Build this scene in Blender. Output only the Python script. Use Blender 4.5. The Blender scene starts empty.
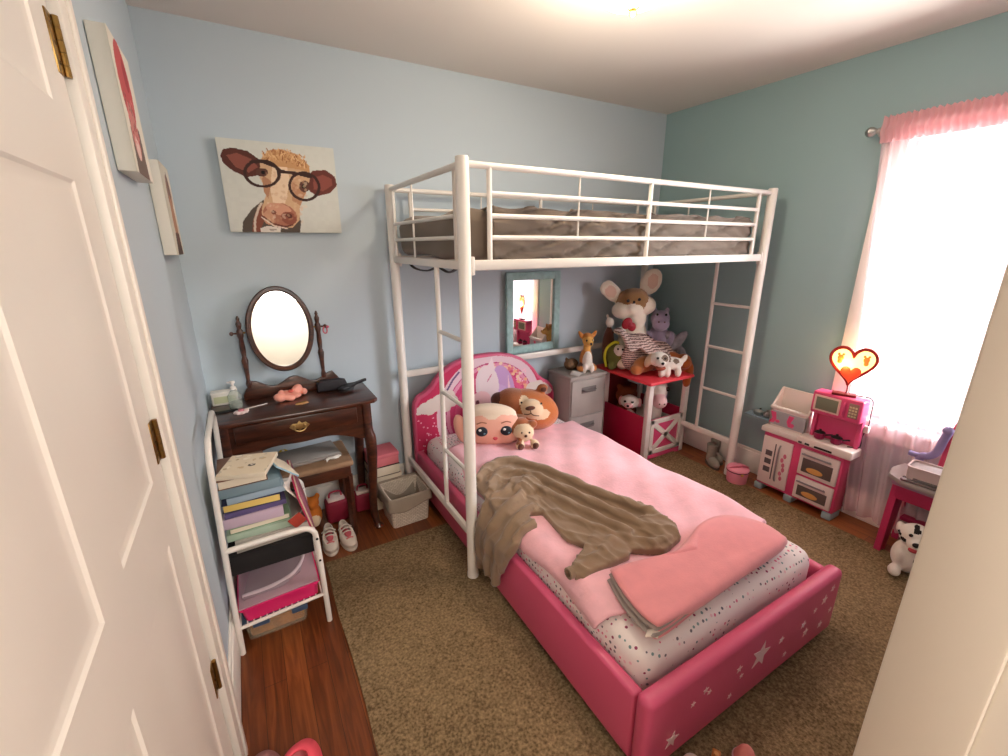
import bpy, bmesh, math, random
import numpy as np
from mathutils import Vector, Matrix, Euler
random.seed(7)
PI = math.pi
SC = bpy.context.scene
COL = SC.collection
TMP = bpy.data.scenes.new('tmp')      # holds one soft body at a time while it is remeshed

# ------------------------------------------------------------------ materials
def lin(c):
    return tuple(((x/255)/12.92 if x/255 <= .04045 else ((x/255+.055)/1.055)**2.4) for x in c)

def mat(name, rgb, rough=.6, metal=0., bump=0., bscale=60., var=0., vscale=8., spec=.4, emit=0., sheen=0., coat=0.):
    m = bpy.data.materials.new(name); m.use_nodes = True
    nt = m.node_tree; b = nt.nodes['Principled BSDF']
    c = lin(rgb)
    b.inputs['Base Color'].default_value = (*c, 1)
    b.inputs['Roughness'].default_value = rough
    b.inputs['Metallic'].default_value = metal
    b.inputs['Specular IOR Level'].default_value = spec
    if sheen: b.inputs['Sheen Weight'].default_value = sheen
    if coat: b.inputs['Coat Weight'].default_value = coat; b.inputs['Coat Roughness'].default_value = .15
    if emit:
        b.inputs['Emission Color'].default_value = (*c, 1); b.inputs['Emission Strength'].default_value = emit
    if bump or var:
        tc = nt.nodes.new('ShaderNodeTexCoord')
    if var:
        n = nt.nodes.new('ShaderNodeTexNoise'); n.inputs['Scale'].default_value = vscale; n.inputs['Detail'].default_value = 4
        r = nt.nodes.new('ShaderNodeValToRGB')
        r.color_ramp.elements[0].position = .3; r.color_ramp.elements[1].position = .7
        r.color_ramp.elements[0].color = (*[x*(1-var) for x in c], 1)
        r.color_ramp.elements[1].color = (*[min(1, x*(1+var)) for x in c], 1)
        nt.links.new(tc.outputs['Object'], n.inputs['Vector']); nt.links.new(n.outputs['Fac'], r.inputs['Fac'])
        nt.links.new(r.outputs['Color'], b.inputs['Base Color'])
    if bump:
        n = nt.nodes.new('ShaderNodeTexNoise'); n.inputs['Scale'].default_value = bscale; n.inputs['Detail'].default_value = 3
        bp = nt.nodes.new('ShaderNodeBump'); bp.inputs['Strength'].default_value = bump; bp.inputs['Distance'].default_value = .004
        nt.links.new(tc.outputs['Object'], n.inputs['Vector']); nt.links.new(n.outputs['Fac'], bp.inputs['Height'])
        nt.links.new(bp.outputs['Normal'], b.inputs['Normal'])
    return m

def attr_mat(name, rough=.7, bump=0.):
    m = bpy.data.materials.new(name); m.use_nodes = True
    nt = m.node_tree; b = nt.nodes['Principled BSDF']
    a = nt.nodes.new('ShaderNodeAttribute'); a.attribute_name = 'Col'
    nt.links.new(a.outputs['Color'], b.inputs['Base Color']); b.inputs['Roughness'].default_value = rough
    b.inputs['Specular IOR Level'].default_value = .3
    if bump:
        tc = nt.nodes.new('ShaderNodeTexCoord')
        n = nt.nodes.new('ShaderNodeTexNoise'); n.inputs['Scale'].default_value = 400
        bp = nt.nodes.new('ShaderNodeBump'); bp.inputs['Strength'].default_value = bump; bp.inputs['Distance'].default_value = .001
        nt.links.new(tc.outputs['Object'], n.inputs['Vector']); nt.links.new(n.outputs['Fac'], bp.inputs['Height'])
        nt.links.new(bp.outputs['Normal'], b.inputs['Normal'])
    return m

def glass_mat(name, rgb=(255, 255, 255), rough=0., alpha=.25):
    m = bpy.data.materials.new(name); m.use_nodes = True
    nt = m.node_tree; nt.nodes.clear()
    o = nt.nodes.new('ShaderNodeOutputMaterial'); mx = nt.nodes.new('ShaderNodeMixShader')
    t = nt.nodes.new('ShaderNodeBsdfTransparent'); g = nt.nodes.new('ShaderNodeBsdfPrincipled')
    g.inputs['Base Color'].default_value = (*lin(rgb), 1); g.inputs['Roughness'].default_value = rough
    t.inputs['Color'].default_value = (*lin(rgb), 1)
    mx.inputs[0].default_value = alpha
    nt.links.new(t.outputs[0], mx.inputs[1]); nt.links.new(g.outputs[0], mx.inputs[2]); nt.links.new(mx.outputs[0], o.inputs['Surface'])
    return m

def wood_mat(name, c1, c2, scale=(1, 12, 12), rough=.35, coat=.2):
    m = bpy.data.materials.new(name); m.use_nodes = True
    nt = m.node_tree; b = nt.nodes['Principled BSDF']; b.inputs['Roughness'].default_value = rough
    b.inputs['Coat Weight'].default_value = coat; b.inputs['Coat Roughness'].default_value = .2
    tc = nt.nodes.new('ShaderNodeTexCoord'); mp = nt.nodes.new('ShaderNodeMapping'); mp.inputs['Scale'].default_value = scale
    n = nt.nodes.new('ShaderNodeTexNoise'); n.inputs['Scale'].default_value = 4; n.inputs['Detail'].default_value = 6; n.inputs['Distortion'].default_value = .6
    r = nt.nodes.new('ShaderNodeValToRGB'); r.color_ramp.elements[0].position = .3; r.color_ramp.elements[1].position = .72
    r.color_ramp.elements[0].color = (*lin(c1), 1); r.color_ramp.elements[1].color = (*lin(c2), 1)
    nt.links.new(tc.outputs['Object'], mp.inputs['Vector']); nt.links.new(mp.outputs[0], n.inputs['Vector'])
    nt.links.new(n.outputs['Fac'], r.inputs['Fac']); nt.links.new(r.outputs[0], b.inputs['Base Color'])
    return m

# ------------------------------------------------------------------ mesh helpers
def rotm(r):
    return Euler(r).to_matrix() if r is not None else Matrix.Identity(3)

def merge(bm, tb, mi=0, M=None):
    tb.verts.index_update()
    vs = []
    for v in tb.verts:
        vs.append(bm.verts.new(M @ v.co if M is not None else v.co))
    for f in tb.faces:
        try:
            nf = bm.faces.new([vs[v.index] for v in f.verts]); nf.material_index = mi if mi is not None else f.material_index; nf.smooth = True
        except ValueError:
            pass
    tb.free()

def box(bm, c, s, rot=None, mi=0, bev=.004, seg=2):
    tb = bmesh.new(); bmesh.ops.create_cube(tb, size=1)
    for v in tb.verts: v.co = Vector((v.co.x*s[0], v.co.y*s[1], v.co.z*s[2]))
    b = min(bev, min(s)*.45)
    if b > 0: bmesh.ops.bevel(tb, geom=list(tb.edges), offset=b, segments=seg, affect='EDGES', profile=.5)
    merge(bm, tb, mi, Matrix.Translation(c) @ rotm(rot).to_4x4())

def box2(bm, lo, hi, **k):
    box(bm, [(a+b)/2 for a, b in zip(lo, hi)], [abs(b-a) for a, b in zip(lo, hi)], **k)

def tube(bm, pts, r, seg=12, mi=0, closed=False, cap=True, flat=None):
    pts = [Vector(p) for p in pts]; n = len(pts)
    rs = r if isinstance(r, (list, tuple)) else [r]*n
    rings = []; prev = None
    for i, p in enumerate(pts):
        if closed: d = pts[(i+1) % n]-pts[i-1]
        else: d = pts[min(i+1, n-1)]-pts[max(i-1, 0)]
        d.normalize()
        if prev is None:
            a = Vector((0, 0, 1)) if abs(d.z) < .9 else Vector((1, 0, 0))
            u = d.cross(a).normalized()
        else:
            u = (prev-d*prev.dot(d)).normalized()
        prev = u; w = d.cross(u)
        fu, fw = flat if flat else (1, 1)
        rings.append([bm.verts.new(p+u*math.cos(2*PI*k/seg)*rs[i]*fu+w*math.sin(2*PI*k/seg)*rs[i]*fw) for k in range(seg)])
    for i in range(n if closed else n-1):
        a, b = rings[i], rings[(i+1) % n]
        for k in range(seg):
            f = bm.faces.new((a[k], a[(k+1) % seg], b[(k+1) % seg], b[k])); f.material_index = mi; f.smooth = True
    if cap and not closed:
        for rg, rev in ((rings[0], True), (rings[-1], False)):
            f = bm.faces.new(rg[::-1] if rev else rg); f.material_index = mi

def arc(pts, n=6):
    """Catmull-Rom through the points."""
    P = [Vector(p) for p in pts]; P = [P[0]*2-P[1]]+P+[P[-1]*2-P[-2]]
    out = []
    for i in range(1, len(P)-2):
        for k in range(n):
            t = k/n; a, b, c, d = P[i-1:i+3]
            out.append(.5*((2*b)+(c-a)*t+(2*a-5*b+4*c-d)*t*t+(3*b-a-3*c+d)*t**3))
    out.append(P[-2]); return out

def lathe(bm, prof, c=(0, 0, 0), seg=24, mi=0, rot=None, sx=1, sy=1):
    R = rotm(rot); c = Vector(c); rings = []
    for r, z in prof:
        rings.append([bm.verts.new(c+R @ Vector((max(r, 1e-4)*math.cos(2*PI*k/seg)*sx, max(r, 1e-4)*math.sin(2*PI*k/seg)*sy, z))) for k in range(seg)])
    for a, b in zip(rings, rings[1:]):
        for k in range(seg):
            f = bm.faces.new((a[k], a[(k+1) % seg], b[(k+1) % seg], b[k])); f.material_index = mi; f.smooth = True
    f = bm.faces.new(rings[0][::-1]); f.material_index = mi
    f = bm.faces.new(rings[-1]); f.material_index = mi

def prism(bm, poly, d, M=None, mi=0, bev=0., seg=2):
    """polygon in local XY extruded along +Z by d, then M."""
    tb = bmesh.new()
    a = [tb.verts.new((p[0], p[1], 0)) for p in poly]; b = [tb.verts.new((p[0], p[1], d)) for p in poly]
    n = len(poly)
    tb.faces.new(a[::-1]); tb.faces.new(b)
    for i in range(n): tb.faces.new((a[i], a[(i+1) % n], b[(i+1) % n], b[i]))
    bmesh.ops.recalc_face_normals(tb, faces=tb.faces)
    if bev:
        es = [e for e in tb.edges if abs(e.verts[0].co.z-e.verts[1].co.z) < 1e-6]
        bmesh.ops.bevel(tb, geom=es, offset=bev, segments=seg, affect='EDGES', profile=.5)
    bmesh.ops.triangulate(tb, faces=[f for f in tb.faces if len(f.verts) > 4])
    merge(bm, tb, mi, M)

def ell(bm, c, r, rot=None, mi=0, sub=3):
    tb = bmesh.new(); bmesh.ops.create_icosphere(tb, subdivisions=sub, radius=1)
    if not hasattr(r, '__len__'): r = (r, r, r)
    M = Matrix.Translation(c) @ rotm(rot).to_4x4() @ Matrix.Diagonal((*r, 1))
    merge(bm, tb, mi, M)

def grid(bm, fn, nu, nv, mi=0, closeu=False):
    V = [[bm.verts.new(fn(i/nu, j/nv)) for j in range(nv+1)] for i in range(nu+(0 if closeu else 1))]
    for i in range(nu):
        for j in range(nv):
            a = V[i]; b = V[(i+1) % len(V)]
            f = bm.faces.new((a[j], b[j], b[j+1], a[j+1])); f.material_index = mi; f.smooth = True

XZ = Matrix(((1, 0, 0, 0), (0, 0, -1, 0), (0, 1, 0, 0), (0, 0, 0, 1)))   # local XY -> world XZ, extrude towards -Y
YZ = Matrix(((0, 0, -1, 0), (-1, 0, 0, 0), (0, 1, 0, 0), (0, 0, 0, 1)))  # local X -> -Y, local Y -> Z, extrude towards -X

def T(x, y, z): return Matrix.Translation((x, y, z))

def obj(name, bm, mats, parent=None, sharp=35, label=None, loc=None):
    me = bpy.data.meshes.new(name)
    if not isinstance(mats, (list, tuple)): mats = [mats]
    for m in mats: me.materials.append(m)
    bmesh.ops.recalc_face_normals(bm, faces=bm.faces)
    bm.to_mesh(me); bm.free()
    for p in me.polygons: p.use_smooth = True
    if sharp: me.set_sharp_from_angle(angle=math.radians(sharp))
    o = bpy.data.objects.new(name, me); COL.objects.link(o)
    if parent: o.parent = parent
    if loc: o.location = loc
    if label: o['label'] = label
    return o

def thing(name, label, cat, loc=(0, 0, 0), rz=0, group=None):
    o = bpy.data.objects.new(name, None); COL.objects.link(o); o.empty_display_size = .05
    o.location = loc; o.rotation_euler = (0, 0, rz); o['label'] = label; o['category'] = cat
    if group: o['group'] = group
    return o

def tag(o, label, cat, group=None, kind=None):
    o['label'] = label; o['category'] = cat
    if group: o['group'] = group
    if kind: o['kind'] = kind
    return o

def struct(name, bm, m, parent=None, sharp=35):
    o = obj(name, bm, m, parent, sharp)
    if not parent: o['kind'] = 'structure'
    return o

def BM(): return bmesh.new()

# ------------------------------------------------------------------ painted flat surfaces
def homog(src, dst):
    A = []; b = []
    for (x, y), (u, v) in zip(src, dst):
        A += [[x, y, 1, 0, 0, 0, -u*x, -u*y], [0, 0, 0, x, y, 1, -v*x, -v*y]]; b += [u, v]
    return np.append(np.linalg.solve(np.array(A, float), np.array(b, float)), 1).reshape(3, 3)

class Art:
    """Colour picture on a w x h metre grid; shapes may be given in any plane coordinates through a homography."""
    def __init__(s, w, h, res, bg, H=None):
        s.w, s.h = w, h; s.nx = max(2, int(w/res)); s.ny = max(2, int(h/res))
        X, Y = np.meshgrid((np.arange(s.nx)+.5)/s.nx*w, (np.arange(s.ny)+.5)/s.ny*h)
        s.X, s.Y = X, Y
        if H is not None:
            q = H[2, 0]*X+H[2, 1]*Y+H[2, 2]
            s.A = (H[0, 0]*X+H[0, 1]*Y+H[0, 2])/q; s.B = (H[1, 0]*X+H[1, 1]*Y+H[1, 2])/q
        else: s.A, s.B = X, Y
        s.c = np.zeros((s.ny, s.nx, 3)); s.c[:] = lin(bg)
    def put(s, m, col, a=1.):
        s.c[m] = s.c[m]*(1-a)+np.array(lin(col))*a
    def ell(s, x, y, rx, ry, col, rot=0, a=1.):
        c, n = math.cos(rot), math.sin(rot); dx, dy = s.A-x, s.B-y
        s.put(((dx*c+dy*n)/rx)**2+((-dx*n+dy*c)/ry)**2 < 1, col, a)
    def ring(s, x, y, rx, ry, w, col, rot=0):
        c, n = math.cos(rot), math.sin(rot); dx, dy = s.A-x, s.B-y
        q = np.sqrt(((dx*c+dy*n)/rx)**2+((-dx*n+dy*c)/ry)**2)
        s.put(abs(q-1)*min(rx, ry) < w/2, col)
    def inside(s, P):
        P = np.array(P, float); m = np.zeros(s.A.shape, bool); n = len(P)
        for i in range(n):
            x1, y1 = P[i]; x2, y2 = P[(i+1) % n]
            if y1 == y2: continue
            m ^= ((s.B > y1) != (s.B > y2)) & (s.A < (x2-x1)*(s.B-y1)/(y2-y1)+x1)
        return m
    def poly(s, P, col, a=1.): s.put(s.inside(P), col, a)
    def line(s, P, w, col, closed=False):
        P = [np.array(p, float) for p in P]; d = np.full(s.A.shape, 1e9)
        for a, b in zip(P, P[1:]+(P[:1] if closed else [])):
            e = b-a; L = max(e@e, 1e-12)
            t = np.clip(((s.A-a[0])*e[0]+(s.B-a[1])*e[1])/L, 0, 1)
            d = np.minimum(d, np.hypot(s.A-a[0]-t*e[0], s.B-a[1]-t*e[1]))
        s.put(d < w/2, col)
    def star(s, x, y, r, col, rot=0):
        s.poly([(x+r*(1 if k % 2 == 0 else .42)*math.sin(k*PI/5+rot), y+r*(1 if k % 2 == 0 else .42)*math.cos(k*PI/5+rot)) for k in range(10)], col)
    def noise(s, amp, seed=0, k=1):
        g = np.random.RandomState(seed).rand(s.ny//k+1, s.nx//k+1)
        g = np.kron(g, np.ones((k, k)))[:s.ny, :s.nx]
        s.c *= (1+amp*(g-.5)*2)[..., None]
    def build(s, name, m, origin, ex, ey, parent=None, mask=None, fn=None):
        ex, ey, o0 = Vector(ex), Vector(ey), Vector(origin)
        vs = []
        for j in range(s.ny+1):
            for i in range(s.nx+1):
                x, y = i/s.nx*s.w, j/s.ny*s.h
                vs.append(fn(x, y) if fn else tuple(o0+ex*x+ey*y))
        fs = []; cs = []
        for j in range(s.ny):
            for i in range(s.nx):
                if mask is not None and not mask[j, i]: continue
                a = j*(s.nx+1)+i; fs.append((a, a+1, a+s.nx+2, a+s.nx+1)); cs.append(s.c[j, i])
        me = bpy.data.meshes.new(name); me.from_pydata(vs, [], fs)
        if mask is not None:
            b = bmesh.new(); b.from_mesh(me); bmesh.ops.delete(b, geom=[v for v in b.verts if not v.link_faces], context='VERTS'); b.to_mesh(me); b.free()
        at = me.attributes.new('Col', 'FLOAT_COLOR', 'FACE')
        at.data.foreach_set('color', np.concatenate([np.clip(np.array(cs), 0, 1), np.ones((len(cs), 1))], 1).ravel())
        me.materials.append(m); me.polygons.foreach_set('use_smooth', [True]*len(me.polygons))
        o = bpy.data.objects.new(name, me); COL.objects.link(o)
        if parent: o.parent = parent
        return o

# ------------------------------------------------------------------ soft bodies (plush, cloth heaps): union of shapes, remeshed into one surface
def plush(name, blobs, mats, parent=None, voxel=.008, smooth=5, patches=(), extra=None, fac=.5):
    """blobs: (centre, radii, euler or None, material); patches: (centre, radii, material) recolour only; extra(bm) adds more closed shapes (material 0)."""
    bm = BM()
    for c, r, rot, mi in blobs: ell(bm, c, r, rot, mi)
    if extra: extra(bm)
    me = bpy.data.meshes.new('tmp'); bm.to_mesh(me); bm.free()
    o = bpy.data.objects.new('tmp', me); TMP.collection.objects.link(o)
    rm = o.modifiers.new('r', 'REMESH'); rm.mode = 'VOXEL'; rm.voxel_size = voxel
    sm = o.modifiers.new('s', 'SMOOTH'); sm.iterations = smooth; sm.factor = fac
    TMP.view_layers[0].update(); dg = TMP.view_layers[0].depsgraph
    out = bpy.data.meshes.new_from_object(o.evaluated_get(dg))
    bpy.data.objects.remove(o); bpy.data.meshes.remove(me)
    out.name = name; out.materials.clear()
    if not isinstance(mats, (list, tuple)): mats = [mats]
    for m in mats: out.materials.append(m)
    n = len(out.polygons)
    ctr = np.zeros(n*3); out.polygons.foreach_get('center', ctr); ctr = ctr.reshape(-1, 3)
    best = np.full(n, 1e9); mi_ = np.zeros(n, int)
    for c, r, rot, mi in blobs:
        r = np.array(r if hasattr(r, '__len__') else (r, r, r), float)
        Rm = np.array(rotm(rot))
        q = (np.linalg.norm(((ctr-np.array(c)) @ Rm)/r, axis=1)-1)*r.min()
        k = q < best; best[k] = q[k]; mi_[k] = mi
    for c, r, mi in patches:
        r = np.array(r if hasattr(r, '__len__') else (r, r, r), float)
        mi_[np.linalg.norm((ctr-np.array(c))/r, axis=1) < 1] = mi
    if len(mats) > 1: out.polygons.foreach_set('material_index', mi_)
    out.polygons.foreach_set('use_smooth', [True]*n)
    o = bpy.data.objects.new(name, out); COL.objects.link(o)
    if parent: o.parent = parent
    return o

def dots(name, pts, r, m, parent, sq=(1, .6, 1)):
    """small bead eyes / noses, one object each"""
    for p in pts:
        b = BM(); ell(b, p, tuple(r*k for k in sq), sub=2); obj(name, b, m, parent)

def smoothstep(a, b, x):
    t = max(0, min(1, (x-a)/(b-a))); return t*t*(3-2*t)
SKY, WIN, BULB, HALL, EXPO, GND = 1.3, 1900., 20.5, 68., 0.13, 1150.

YZ = Matrix(((0, 0, 1, 0), (1, 0, 0, 0), (0, 1, 0, 0), (0, 0, 0, 1)))   # local X -> Y, local Y -> Z, extrude towards +X

def pobj(name, bm, mats, parent, **k):
    """part modelled in room coordinates under a top-level Empty"""
    o = obj(name, bm, mats, parent, **k)
    if parent.parent is None: o.location = -parent.location
    return o

# ------------------------------------------------------------------ colours
WHITE = mat('white_enamel', (228, 222, 214), .3, coat=.2)
TRIMW = mat('white_trim_paint', (232, 226, 217), .45)
DOORW = mat('white_door_paint', (236, 230, 221), .4)
WBLUE = mat('pale_blue_wall_paint', (186, 199, 207), .85, bump=.05, bscale=150)
WTEAL = mat('teal_wall_paint', (146, 172, 174), .85, bump=.05, bscale=150)
CEIL = mat('ceiling_paint', (226, 217, 209), .9)
HALLP = mat('hall_paint', (225, 215, 200), .9)
BRASS = mat('aged_brass', (150, 118, 66), .35, 1.)
BRASSL = mat('pale_brass', (190, 160, 108), .4, 1.)
BRASSD = mat('dark_brass', (96, 74, 44), .4, 1.)
STEEL = mat('brushed_steel', (190, 188, 184), .3, 1.)
DARK = mat('black_plastic', (28, 26, 27), .5)
MAHOG = wood_mat('mahogany', (40, 19, 13), (86, 42, 24), (2, 14, 14), .3, .35)
STOOLW = wood_mat('stool_wood', (50, 24, 15), (90, 46, 28), (2, 14, 14), .35, .3)
CANVAS = mat('canvas_white', (222, 218, 206), .85, bump=.1, bscale=400)
ART = attr_mat('printed_picture', .75, .05)
ARTG = attr_mat('printed_vinyl', .45)
MIRROR = mat('mirror_silver', (235, 238, 238), .02, 1.)
PINKV = mat('pink_vinyl', (206, 84, 120), .42, bump=.06, bscale=90, coat=.1)
PINKS = mat('star_print', (232, 200, 205), .5)
TAN_SH = mat('taupe_bedding', (117, 103, 90), .9, bump=.06, bscale=160, sheen=.2)
BLANK = mat('pink_fleece', (240, 182, 192), .95, bump=.35, bscale=90, var=.08, vscale=14, sheen=.3)
FLEECE = mat('coral_pink_fleece', (236, 152, 158), .95, bump=.2, bscale=160, var=.04, vscale=20, sheen=.4)
GREYF = mat('grey_fleece', (170, 158, 152), .95, bump=.3, bscale=200, sheen=.3)
BROWN = mat('taupe_jersey', (136, 112, 89), .92, bump=.15, bscale=120, var=.05, vscale=10, sheen=.3)
PINKT = mat('hot_pink_plastic', (218, 76, 122), .35, coat=.2)
REDT = mat('raspberry_plastic', (190, 26, 70), .4)
WHT = mat('white_plastic', (232, 226, 220), .4)
GREYP = mat('grey_plastic', (150, 143, 140), .45)
LGREY = mat('light_grey_plastic', (178, 178, 180), .45)

def floor_mat():
    m = bpy.data.materials.new('oak_strip_floor'); m.use_nodes = True
    nt = m.node_tree; b = nt.nodes['Principled BSDF']; b.inputs['Roughness'].default_value = .35
    tc = nt.nodes.new('ShaderNodeTexCoord')
    mp = nt.nodes.new('ShaderNodeMapping'); mp.inputs['Rotation'].default_value = (0, 0, PI/2)
    br = nt.nodes.new('ShaderNodeTexBrick'); br.offset = .37
    for k, v in (('Scale', 1), ('Mortar Size', .0008), ('Brick Width', 1.1), ('Row Height', .072), ('Bias', 0.)): br.inputs[k].default_value = v
    br.inputs['Color1'].default_value = (0, 0, 0, 1); br.inputs['Color2'].default_value = (1, 1, 1, 1); br.inputs['Mortar'].default_value = (0, 0, 0, 1)
    nt.links.new(tc.outputs['Object'], mp.inputs[0]); nt.links.new(mp.outputs[0], br.inputs['Vector'])
    m2 = nt.nodes.new('ShaderNodeMapping'); m2.inputs['Scale'].default_value = (22, 1.6, 1)
    n = nt.nodes.new('ShaderNodeTexNoise'); n.inputs['Scale'].default_value = 2.; n.inputs['Detail'].default_value = 6; n.inputs['Distortion'].default_value = 1.2
    nt.links.new(tc.outputs['Object'], m2.inputs[0]); nt.links.new(m2.outputs[0], n.inputs['Vector'])
    mx = nt.nodes.new('ShaderNodeMath'); mx.operation = 'MULTIPLY_ADD'; mx.inputs[1].default_value = .35
    nt.links.new(br.outputs['Color'], mx.inputs[0]); nt.links.new(n.outputs['Fac'], mx.inputs[2])
    r = nt.nodes.new('ShaderNodeValToRGB')
    for i, (p, c) in enumerate(((.3, (76, 35, 13)), (.55, (106, 53, 22)), (.9, (146, 82, 40)))):
        e = r.color_ramp.elements[i] if i < 2 else r.color_ramp.elements.new(p)
        e.position = p; e.color = (*lin(c), 1)
    nt.links.new(mx.outputs[0], r.inputs[0])
    mo = nt.nodes.new('ShaderNodeMix'); mo.data_type = 'RGBA'; mo.inputs['B'].default_value = (*lin((50, 26, 12)), 1)
    nt.links.new(br.outputs['Fac'], mo.inputs['Factor']); nt.links.new(r.outputs[0], mo.inputs['A'])
    nt.links.new(mo.outputs['Result'], b.inputs['Base Color'])
    return m
FLOORM = floor_mat()

def rug_mat():
    m = bpy.data.materials.new('brown_grey_carpet'); m.use_nodes = True
    nt = m.node_tree; b = nt.nodes['Principled BSDF']; b.inputs['Roughness'].default_value = 1; b.inputs['Specular IOR Level'].default_value = .1
    tc = nt.nodes.new('ShaderNodeTexCoord')
    n = nt.nodes.new('ShaderNodeTexNoise'); n.inputs['Scale'].default_value = 115; n.inputs['Detail'].default_value = 4
    n2 = nt.nodes.new('ShaderNodeTexNoise'); n2.inputs['Scale'].default_value = 2.2; n2.inputs['Detail'].default_value = 3
    ad = nt.nodes.new('ShaderNodeMath'); ad.operation = 'MULTIPLY_ADD'; ad.inputs[1].default_value = .4
    r = nt.nodes.new('ShaderNodeValToRGB'); r.color_ramp.elements[0].position = .5; r.color_ramp.elements[1].position = .9
    r.color_ramp.elements[0].color = (*lin((95, 78, 56)), 1); r.color_ramp.elements[1].color = (*lin((162, 138, 104)), 1)
    nt.links.new(tc.outputs['Object'], n.inputs['Vector']); nt.links.new(tc.outputs['Object'], n2.inputs['Vector'])
    nt.links.new(n2.outputs['Fac'], ad.inputs[0]); nt.links.new(n.outputs['Fac'], ad.inputs[2]); nt.links.new(ad.outputs[0], r.inputs[0])
    nt.links.new(r.outputs[0], b.inputs['Base Color'])
    n3 = nt.nodes.new('ShaderNodeTexNoise'); n3.inputs['Scale'].default_value = 260
    bp = nt.nodes.new('ShaderNodeBump'); bp.inputs['Strength'].default_value = .8; bp.inputs['Distance'].default_value = .006
    nt.links.new(tc.outputs['Object'], n3.inputs['Vector']); nt.links.new(n3.outputs['Fac'], bp.inputs['Height']); nt.links.new(bp.outputs[0], b.inputs['Normal'])
    return m

def dotted_mat():
    m = bpy.data.materials.new('dotted_cotton_sheet'); m.use_nodes = True
    nt = m.node_tree; b = nt.nodes['Principled BSDF']; b.inputs['Roughness'].default_value = .9
    tc = nt.nodes.new('ShaderNodeTexCoord')
    v = nt.nodes.new('ShaderNodeTexVoronoi'); v.inputs['Scale'].default_value = 50; v.inputs['Randomness'].default_value = .5
    nt.links.new(tc.outputs['Object'], v.inputs['Vector'])
    lt = nt.nodes.new('ShaderNodeMath'); lt.operation = 'LESS_THAN'; lt.inputs[1].default_value = .25
    nt.links.new(v.outputs['Distance'], lt.inputs[0])
    sp = nt.nodes.new('ShaderNodeSeparateColor'); nt.links.new(v.outputs['Color'], sp.inputs[0])
    r = nt.nodes.new('ShaderNodeValToRGB'); r.color_ramp.interpolation = 'CONSTANT'
    cs = [(0, (120, 150, 150)), (.25, (222, 120, 150)), (.5, (110, 105, 115)), (.7, (235, 190, 200)), (.85, (150, 60, 95))]
    for i, (p, c) in enumerate(cs):
        e = r.color_ramp.elements[i] if i < 2 else r.color_ramp.elements.new(p)
        e.position = p; e.color = (*lin(c), 1)
    nt.links.new(sp.outputs[0], r.inputs[0])
    mx = nt.nodes.new('ShaderNodeMix'); mx.data_type = 'RGBA'; mx.inputs['A'].default_value = (*lin((238, 228, 226)), 1)
    nt.links.new(lt.outputs[0], mx.inputs['Factor']); nt.links.new(r.outputs[0], mx.inputs['B'])
    nt.links.new(mx.outputs['Result'], b.inputs['Base Color'])
    return m

# ------------------------------------------------------------------ the room
W_, H_, YF = 3.10, 2.432, -2.43
LX = -.015
b = BM(); box2(b, (-.9, -4.2, -.1), (3.3, .15, 0), bev=0); struct('floor', b, FLOORM)
b = BM(); box2(b, (-.9, -4.2, H_), (3.3, .15, H_+.1), bev=0); struct('ceiling', b, CEIL)
b = BM(); box2(b, (LX-.15, 0, 0), (W_+.15, .15, H_), bev=0); struct('wall_back', b, WBLUE)
b = BM(); box2(b, (LX-.15, YF-.12, 0), (LX, 0, H_), bev=0); struct('wall_left', b, WBLUE)
WY0, WY1, WZ0, WZ1 = -2.34, -1.505, .60, 2.0
b = BM()
box2(b, (W_, YF-.12, 0), (W_+.15, WY0, H_), bev=0); box2(b, (W_, WY1, 0), (W_+.15, 0, H_), bev=0)
box2(b, (W_, WY0, 0), (W_+.15, WY1, WZ0), bev=0); box2(b, (W_, WY0, WZ1), (W_+.15, WY1, H_), bev=0)
struct('wall_right', b, WTEAL)
b = BM()
box2(b, (.90, YF-.09, 0), (W_, YF, H_), bev=0); box2(b, (LX, YF-.09, 2.06), (.90, YF, H_), bev=0)
struct('wall_front', b, WBLUE)
# the doorway the picture is taken from: jamb boards, stop and head
JAMB = mat('greige_jamb_paint', (206, 196, 182), .55)
b = BM(); box2(b, (.88, YF-.09, 0), (.905, YF+.004, 2.04), bev=.004); struct('trim_1', b, JAMB)
b = BM(); box2(b, (.895, YF-.20, 0), (1.02, YF-.088, 2.06), bev=.006); struct('trim_2', b, TRIMW)
b = BM(); box2(b, (LX, YF-.10, 2.03), (.905, YF+.004, 2.065), bev=.004); struct('trim_3', b, TRIMW)
# hallway behind the camera
b = BM(); box2(b, (-.9, -4.2, 0), (-.8, YF-.12, H_), bev=0); struct('wall_hall_left', b, HALLP)
b = BM(); box2(b, (3.2, -4.2, 0), (3.3, YF-.12, H_), bev=0); struct('wall_hall_right', b, HALLP)
b = BM(); box2(b, (-.9, -4.2, 0), (3.3, -4.1, H_), bev=0); struct('wall_hall_back', b, HALLP)
b = BM(); box2(b, (-.9, YF-.12, 0), (LX-.1, YF-.02, H_), bev=0); struct('wall_hall_side', b, HALLP)

def baseboard(name, lo, hi, ax):
    b = BM(); box2(b, lo, hi, bev=.004)
    lo2, hi2 = list(lo), list(hi); lo2[2] = hi[2]-.002; hi2[2] = hi[2]+.018
    if ax == 'l': hi2[0] = lo[0]+.010
    if ax == 'b': lo2[1] = hi[1]-.010
    if ax == 'r': lo2[0] = hi[0]-.010
    if ax == 'f': hi2[1] = lo[1]+.010
    box2(b, lo2, hi2, bev=.004)
    struct(name, b, TRIMW)
baseboard('baseboard_left', (LX, -1.297, 0), (.0, 0, .15), 'l')
baseboard('baseboard_back', (LX, -.016, 0), (W_, 0, .15), 'b')
baseboard('baseboard_right', (W_-.018, YF, 0), (W_, 0, .15), 'r')
baseboard('baseboard_front', (.91, YF, 0), (W_, YF+.016, .15), 'f')

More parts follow.
